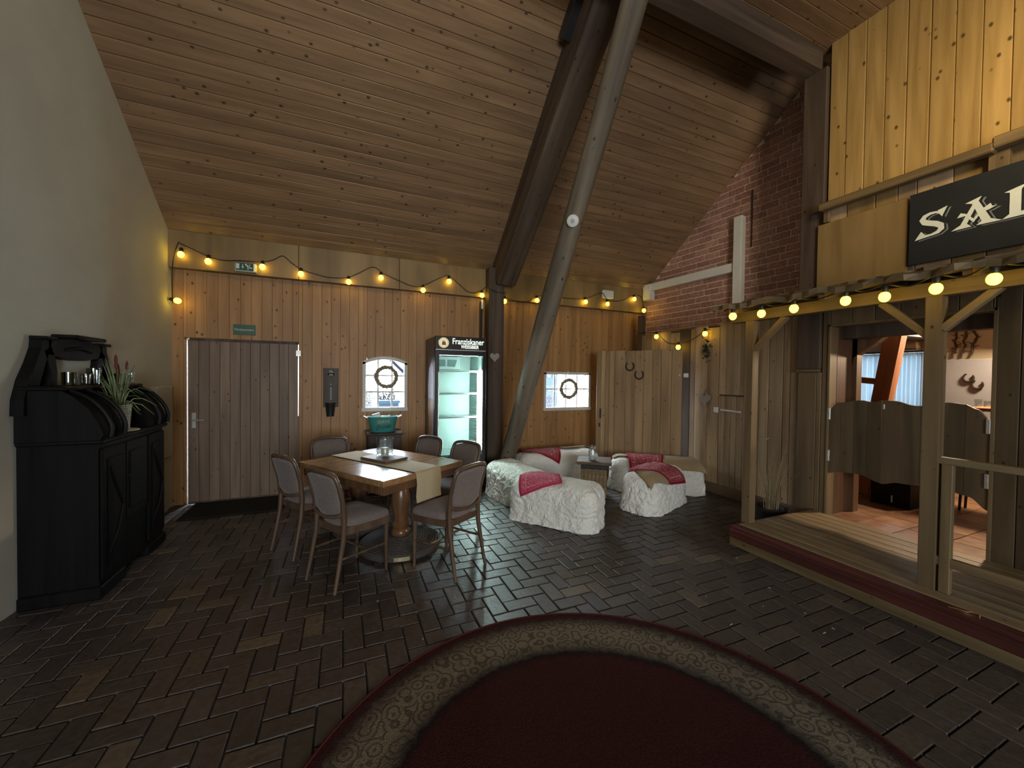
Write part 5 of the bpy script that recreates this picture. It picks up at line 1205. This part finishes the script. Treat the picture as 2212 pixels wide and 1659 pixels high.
# bandanas
def bandana(name, base, dark):
    m, nt, b, N, L = newmat(name); setp(b, .85, .2)
    tc = N('ShaderNodeTexCoord'); sx = N('ShaderNodeSeparateXYZ'); L(tc.outputs['UV'], sx.inputs[0])
    def mth(op, a, c=None):
        q = N('ShaderNodeMath'); q.operation = op
        for s_, v in zip(q.inputs, (a, c)):
            if v is None: continue
            if isinstance(v, (int, float)): s_.default_value = v
            else: L(v, s_)
        return q.outputs[0]
    ax = mth('ABSOLUTE', mth('SUBTRACT', sx.outputs[0], .5)); ay = mth('ABSOLUTE', mth('SUBTRACT', sx.outputs[1], .5)); mx = mth('MAXIMUM', ax, ay)
    lines = mth('GREATER_THAN', mth('SINE', mth('MULTIPLY', mx, 62.0)), .72); band = mth('MULTIPLY', mth('GREATER_THAN', mx, .27), mth('LESS_THAN', mx, .43)); lines = mth('MULTIPLY', lines, band)
    vo = N('ShaderNodeTexVoronoi'); vo.inputs['Scale'].default_value = 11; vo.inputs['Randomness'].default_value = .65; L(tc.outputs['UV'], vo.inputs['Vector'])
    rg_ = mth('MULTIPLY', mth('GREATER_THAN', mth('SINE', mth('MULTIPLY', vo.outputs['Distance'], 26.0)), .35), mth('LESS_THAN', mx, .40))
    wv = N('ShaderNodeTexNoise'); wv.inputs['Scale'].default_value = 42; L(tc.outputs['UV'], wv.inputs['Vector'])
    pat = mth('MULTIPLY', mth('MAXIMUM', lines, rg_), mth('GREATER_THAN', wv.outputs[0], .47))
    L(mixc(N, L, mth('MULTIPLY', pat, .75), base, dark), b.inputs['Base Color']); return m
BAN = bandana('red_bandana', (.26, .012, .022), (.62, .40, .40)); BANLIT = bandana('red_bandana_lit', (.46, .035, .085), (.72, .42, .50))  # second bandana: red pushed to pink, bluish window light put into its colour
BG = 'bandanas on the straw seats'
def ban(lab, mat, M, L_, W_, H_, quad, seed, lift=.024):
    o = drape('bandana', mat, None, M, L_, W_, H_, .155, quad, seed=seed, lift=lift, n=26); tag(o, lab, 'bandana', BG); return o
def sq(c, h, ang): return [(c[0] + h * math.sqrt(2) * math.cos(ang + PI / 4 + k * PI / 2), c[1] + h * math.sqrt(2) * math.sin(ang + PI / 4 + k * PI / 2)) for k in range(4)]
ban('dark red bandana hanging in a point over the seat along the back wall', BAN, MBK, 1.38, .46, .455, [(-.55, .22), (-.62, -.02), (-.10, -.36), (.12, .20)], 1)
ban('red bandana hanging over the seat along the plank gate', BAN, MRR, 1.24, .42, .45, [(-.42, .16), (-.36, -.44), (.06, -.32), (.14, .21)], 2, lift=.038)
ban('red bandana lying slanting over the front right straw seat, beside burlap', BAN, MFR, .98, .46, .46, [(-.46, .12), (-.14, -.36), (.30, -.42), (.04, .22)], 3, lift=.042)
ban('folded red bandana tinted pink for window light, on the long straw seat nearest the chairs', BANLIT, MF, .98, .48, .455, [(-.44, -.02), (-.32, -.40), (.13, -.17), (-.06, .20)], 4, lift=.03)
# wicker cube table
wkm, nt, b, N, L = newmat('wicker'); setp(b, .75, .3)
br = N('ShaderNodeTexBrick'); br.inputs['Scale'].default_value = 1; br.inputs['Brick Width'].default_value = .022; br.inputs['Row Height'].default_value = .011; br.inputs['Mortar Size'].default_value = .0022
br.inputs['Color1'].default_value = (.28, .19, .10, 1); br.inputs['Color2'].default_value = (.40, .28, .15, 1); br.inputs['Mortar'].default_value = (.06, .04, .02, 1)
tc = N('ShaderNodeTexCoord'); sx_ = N('ShaderNodeSeparateXYZ'); L(tc.outputs['Object'], sx_.inputs[0]); ad = N('ShaderNodeMath'); ad.operation = 'ADD'; L(sx_.outputs[0], ad.inputs[0]); L(sx_.outputs[1], ad.inputs[1]); cx_ = N('ShaderNodeCombineXYZ'); L(ad.outputs[0], cx_.inputs[0]); L(sx_.outputs[2], cx_.inputs[1]); L(cx_.outputs[0], br.inputs['Vector']); L(br.outputs['Color'], b.inputs['Base Color']); bumpn(N, L, b, br.outputs['Fac'], -.6, .01)
CT = rotM((3.12, 4.38), (.81, -.59)); HC = .50
wt = thing('wicker_table', 'wicker cube side table with dark wooden top between the straw seats', 'table', (3.12, 4.38, 0))
m = MB(); m.M = CT; m.box((-.165, -.155, .02), (.165, .155, .40), .015); wo = m.build('wicker_body', wkm, wt)
m = MB(); m.M = CT
for k in range(31):
    z = .035 + k * .0118; q = .170
    m.tube([(-.168, -.158, z), (.168, -.158, z), (.168, .158, z), (-.168, .158, z)], .0052, 5, closed=True)
tag(m.build('woven_strands', wkm, wt, smooth=True), kind='stuff')
m = MB(); m.M = CT; m.box((-.172, -.162, .40), (.172, .162, .455), .006); m.build('lid_rim', BLACKP, wt)
m = MB(); m.M = CT; m.box((-.225, -.205, .462), (.225, .205, HC), .006); m.box((-.15, -.14, .45), (.15, .14, .465)); m.build('tabletop', TRAYW, wt)
jr = thing('mason_jar', 'clear ribbed glass jar with white filling on the wicker cube table', 'jar', (3.06, 4.34, HC))
m = MB(); m.lathe([(.046, 0), (.053, .01), (.055, .05), (.050, .085), (.055, .10), (.054, .125), (.042, .145), (.046, .16), (.046, .185), (.050, .19), (.043, .19), (.038, .15), (.050, .12), (.050, .02), (.001, .012)], 26, c=(3.06, 4.34, HC + .002), cap=False); m.build('glass', GLASSC, jr, smooth=True)
MB().lathe([(.034, 0), (.036, .03), (.03, .05), (.001, .055)], 16, c=(3.06, 4.34, HC + .016)).build('filling', plain('white_wax', (.7, .7, .66), .5, .4), jr, smooth=True)

# ---------------------------------------------------------------- round rug
rm, nt, b, N, L = newmat('oriental_rug'); setp(b, 1.0, .02)
tc = N('ShaderNodeTexCoord'); ln = N('ShaderNodeVectorMath'); ln.operation = 'LENGTH'; L(tc.outputs['Object'], ln.inputs[0])
dv = N('ShaderNodeMath'); dv.operation = 'DIVIDE'; dv.inputs[1].default_value = 1.30; L(ln.outputs['Value'], dv.inputs[0])
nz = N('ShaderNodeTexNoise'); nz.inputs['Scale'].default_value = 26; nz.inputs['Detail'].default_value = 3; L(tc.outputs['Object'], nz.inputs['Vector'])
ad = N('ShaderNodeMath'); ad.operation = 'MULTIPLY_ADD'; ad.inputs[1].default_value = .05; L(nz.outputs[0], ad.inputs[0]); L(dv.outputs[0], ad.inputs[2])
RD, RD2, TAN, OLV = (.029, .011, .010), (.038, .013, .012), (.15, .122, .088), (.098, .082, .060)
rr = ramp(N, [(0, RD), (.70, RD2), (.735, (.016, .012, .012)), (.775, OLV), (.83, TAN), (.905, TAN), (.935, OLV), (.975, (.035, .02, .018)), (1.0, RD2)]); L(ad.outputs[0], rr.inputs[0])
vo = N('ShaderNodeTexVoronoi'); vo.inputs['Scale'].default_value = 13; L(tc.outputs['Object'], vo.inputs['Vector'])
sn_ = N('ShaderNodeMath'); sn_.operation = 'SINE'; mu = N('ShaderNodeMath'); mu.operation = 'MULTIPLY'; mu.inputs[1].default_value = 20; L(vo.outputs['Distance'], mu.inputs[0]); L(mu.outputs[0], sn_.inputs[0])
gt_ = N('ShaderNodeMath'); gt_.operation = 'GREATER_THAN'; gt_.inputs[1].default_value = .45; L(sn_.outputs[0], gt_.inputs[0])
bandm = ramp(N, [(.74, (0, 0, 0)), (.78, (1, 1, 1)), (.94, (1, 1, 1)), (.97, (0, 0, 0))]); L(ad.outputs[0], bandm.inputs[0])
mf = N('ShaderNodeMath'); mf.operation = 'MULTIPLY'; L(gt_.outputs[0], mf.inputs[0]); L(bandm.outputs[0], mf.inputs[1]); mf2 = N('ShaderNodeMath'); mf2.operation = 'MULTIPLY'; mf2.inputs[1].default_value = .55; L(mf.outputs[0], mf2.inputs[0])
c = mixc(N, L, mf2.outputs[0], rr.outputs[0], (.022, .014, .014))
n2 = N('ShaderNodeTexNoise'); n2.inputs['Scale'].default_value = 150; L(tc.outputs['Object'], n2.inputs['Vector']); r2 = ramp(N, [(.3, (.7, .7, .7)), (.7, (1.25, 1.25, 1.25))]); L(n2.outputs[0], r2.inputs[0])
L(mixc(N, L, 1.0, c, r2.outputs[0], 'MULTIPLY'), b.inputs['Base Color']); bumpn(N, L, b, n2.outputs[0], .5, .01)
RC = (.93, 1.02)
rug = thing('round_rug', 'large round dark red oriental rug with a tan border on the brick floor', 'rug', (RC[0], RC[1], 0))
m = MB(); m.lathe([(1.285, .0015), (1.29, .007), (1.28, .011), (1.0, .0115), (.001, .0115)], 120, c=(RC[0], RC[1], 0)); m.build('pile', rm, rug, origin=(RC[0], RC[1], 0))
m = MB(); m.tube([(RC[0] + 1.292 * math.cos(2 * PI * k / 140), RC[1] + 1.292 * math.sin(2 * PI * k / 140), .0075) for k in range(140)], .0085, 6, closed=True); m.build('edge_binding', plain('rug_binding', (.05, .013, .012), .9, .1, var=.25, sc=120), rug, smooth=True)

# ---------------------------------------------------------------- outside the windows
GND = plain('yard_paving', (.62, .62, .60), .8, .2, var=.05, sc=3)
tag(MB().box((-14, D + .22, -.3), (30, 60, -.06)).build('ground_outside', GND), kind='structure')
PB = plain('planter_blue', (.022, .045, .075), .6, .3, var=.05)
pn = thing('garden_planter', 'large blue planter box with bare twigs outside the arched window', 'planter', (.80, 8.1, -.06))
m = MB(); m.box((.60, 7.9, -.06), (1.0, 8.35, 1.10), .02); m.build('box', PB, pn); MB().box((.585, 7.88, 1.06), (1.015, 8.37, 1.12), .01).build('rim', PB, pn)
rnd = random.Random(4); m = MB()
for k in range(46):
    x = rnd.uniform(.63, .97); y = rnd.uniform(7.95, 8.3); p = [Vector((x, y, 1.1))]
    for q in range(4): p.append(p[-1] + Vector((rnd.uniform(-.06, .06), rnd.uniform(-.04, .04), rnd.uniform(.04, .10))))
    m.tube(p, [.008, .007, .006, .004, .002], 4)
m.build('twigs', plain('twig', (.02, .02, .02), .8, .2), pn)
sh = thing('garden_shrub', 'grey-green shrub in the yard at the left of the arched window', 'shrub', (.52, 10.2, -.06))
rnd = random.Random(8); m = MB()
for k in range(700):
    p = Vector((.52 + rnd.gauss(0, .14), 10.2 + rnd.gauss(0, .2), rnd.uniform(.75, 2.25))); d = Vector((rnd.uniform(-1, 1), rnd.uniform(-1, 1), rnd.uniform(-1, 1))).normalized(); e = d.orthogonal().normalized()
    m.add([p - d * .045, p + e * .02, p + d * .045, p - e * .02], [(0, 1, 2, 3)])
m.build('foliage', plain('shrub_leaf', (.03, .042, .042), .7, .3, var=.4), sh)
m = MB()
for k in range(9): m.tube([(.52 + rnd.uniform(-.1, .1), 10.2, -.06), (.52 + rnd.uniform(-.2, .2), 10.2 + rnd.uniform(-.2, .2), 1.9)], [.02, .006], 5)
m.build('stems', DARKT, sh)
LB = plain('blue_paint_timber', (.014, .022, .045), .6, .3)
sp = thing('shelter_frame', 'blue-grey timber post with diagonal brace of a shelter outside the arched window', 'frame', (.98, 7.0, -.06))
m = MB(); m.box((.955, 6.96, -.06), (1.02, 7.04, 2.6), .005); m.build('post', LB, sp); bar('brace', (.985, 7.0, 1.63), (.60, 7.0, 2.0), .05, .075, LB, sp, (0, 1, 0)); m = MB(); m.box((.2, 6.96, 2.5), (1.4, 7.04, 2.6)); m.build('rail', LB, sp)
nh = thing('neighbour_house', 'pale blue house wall with windows seen through the rectangular window', 'building', (6.2, 12.6, -.06))
m = MB(); m.box((5.6, 12.4, -.06), (7.16, 14, 5.5)); m.build('wall', plain('house_blue', (.026, .042, .058), .8, .2), nh)
for x in (6.72, 6.95):
    for z in (1.75, 2.0): MB().box((x, 12.38, z - .16), (x + .14, 12.42, z + .02), .004).build('window', plain('house_pane', (.015, .025, .035), .3, .5), nh)
s2_ = thing('garden_shrub', 'bare blue-grey shrub in the yard at the left of the rectangular window', 'shrub', (4.9, 8.8, -.06))
m = MB(); rnd = random.Random(14)
for k in range(420):
    p = Vector((4.86 + rnd.gauss(0, .09), 8.8 + rnd.gauss(0, .2), rnd.uniform(.6, 1.4))); d = Vector((rnd.uniform(-1, 1), rnd.uniform(-1, 1), rnd.uniform(-.3, 1))).normalized(); e = d.orthogonal().normalized()
    m.add([p - d * .04, p + e * .014, p + d * .04, p - e * .014], [(0, 1, 2, 3)])
m.build('foliage', plain('shrub_blue', (.025, .027, .05), .7, .3, var=.4), s2_)
m = MB()
for k in range(6): m.tube([(4.86 + rnd.uniform(-.06, .06), 8.8, -.06), (4.86 + rnd.uniform(-.1, .1), 8.8 + rnd.uniform(-.1, .1), 1.2)], [.015, .005], 5)
m.build('stems', DARKT, s2_)

# straw and paper bits scattered on the bricks
m = MB(); rnd = random.Random(33)
for k in range(70):
    x = rnd.uniform(.2, 3.3); y = rnd.uniform(1.4, 4.2)
    if math.hypot(x - RC[0], y - RC[1]) < 1.34 or (1.7 < x < 4.9 and y > 3.3): continue
    a = rnd.uniform(0, PI); l = rnd.uniform(.006, .028); m.beam((x, y, .004), (x + l * math.cos(a), y + l * math.sin(a), .005), .0035, .003)
tag(m.build('straw_bits', plain('straw_bit', (.45, .40, .30), .8, .2)), 'scattered pale straw bits on the brick floor around the rug', 'straw', kind='stuff')
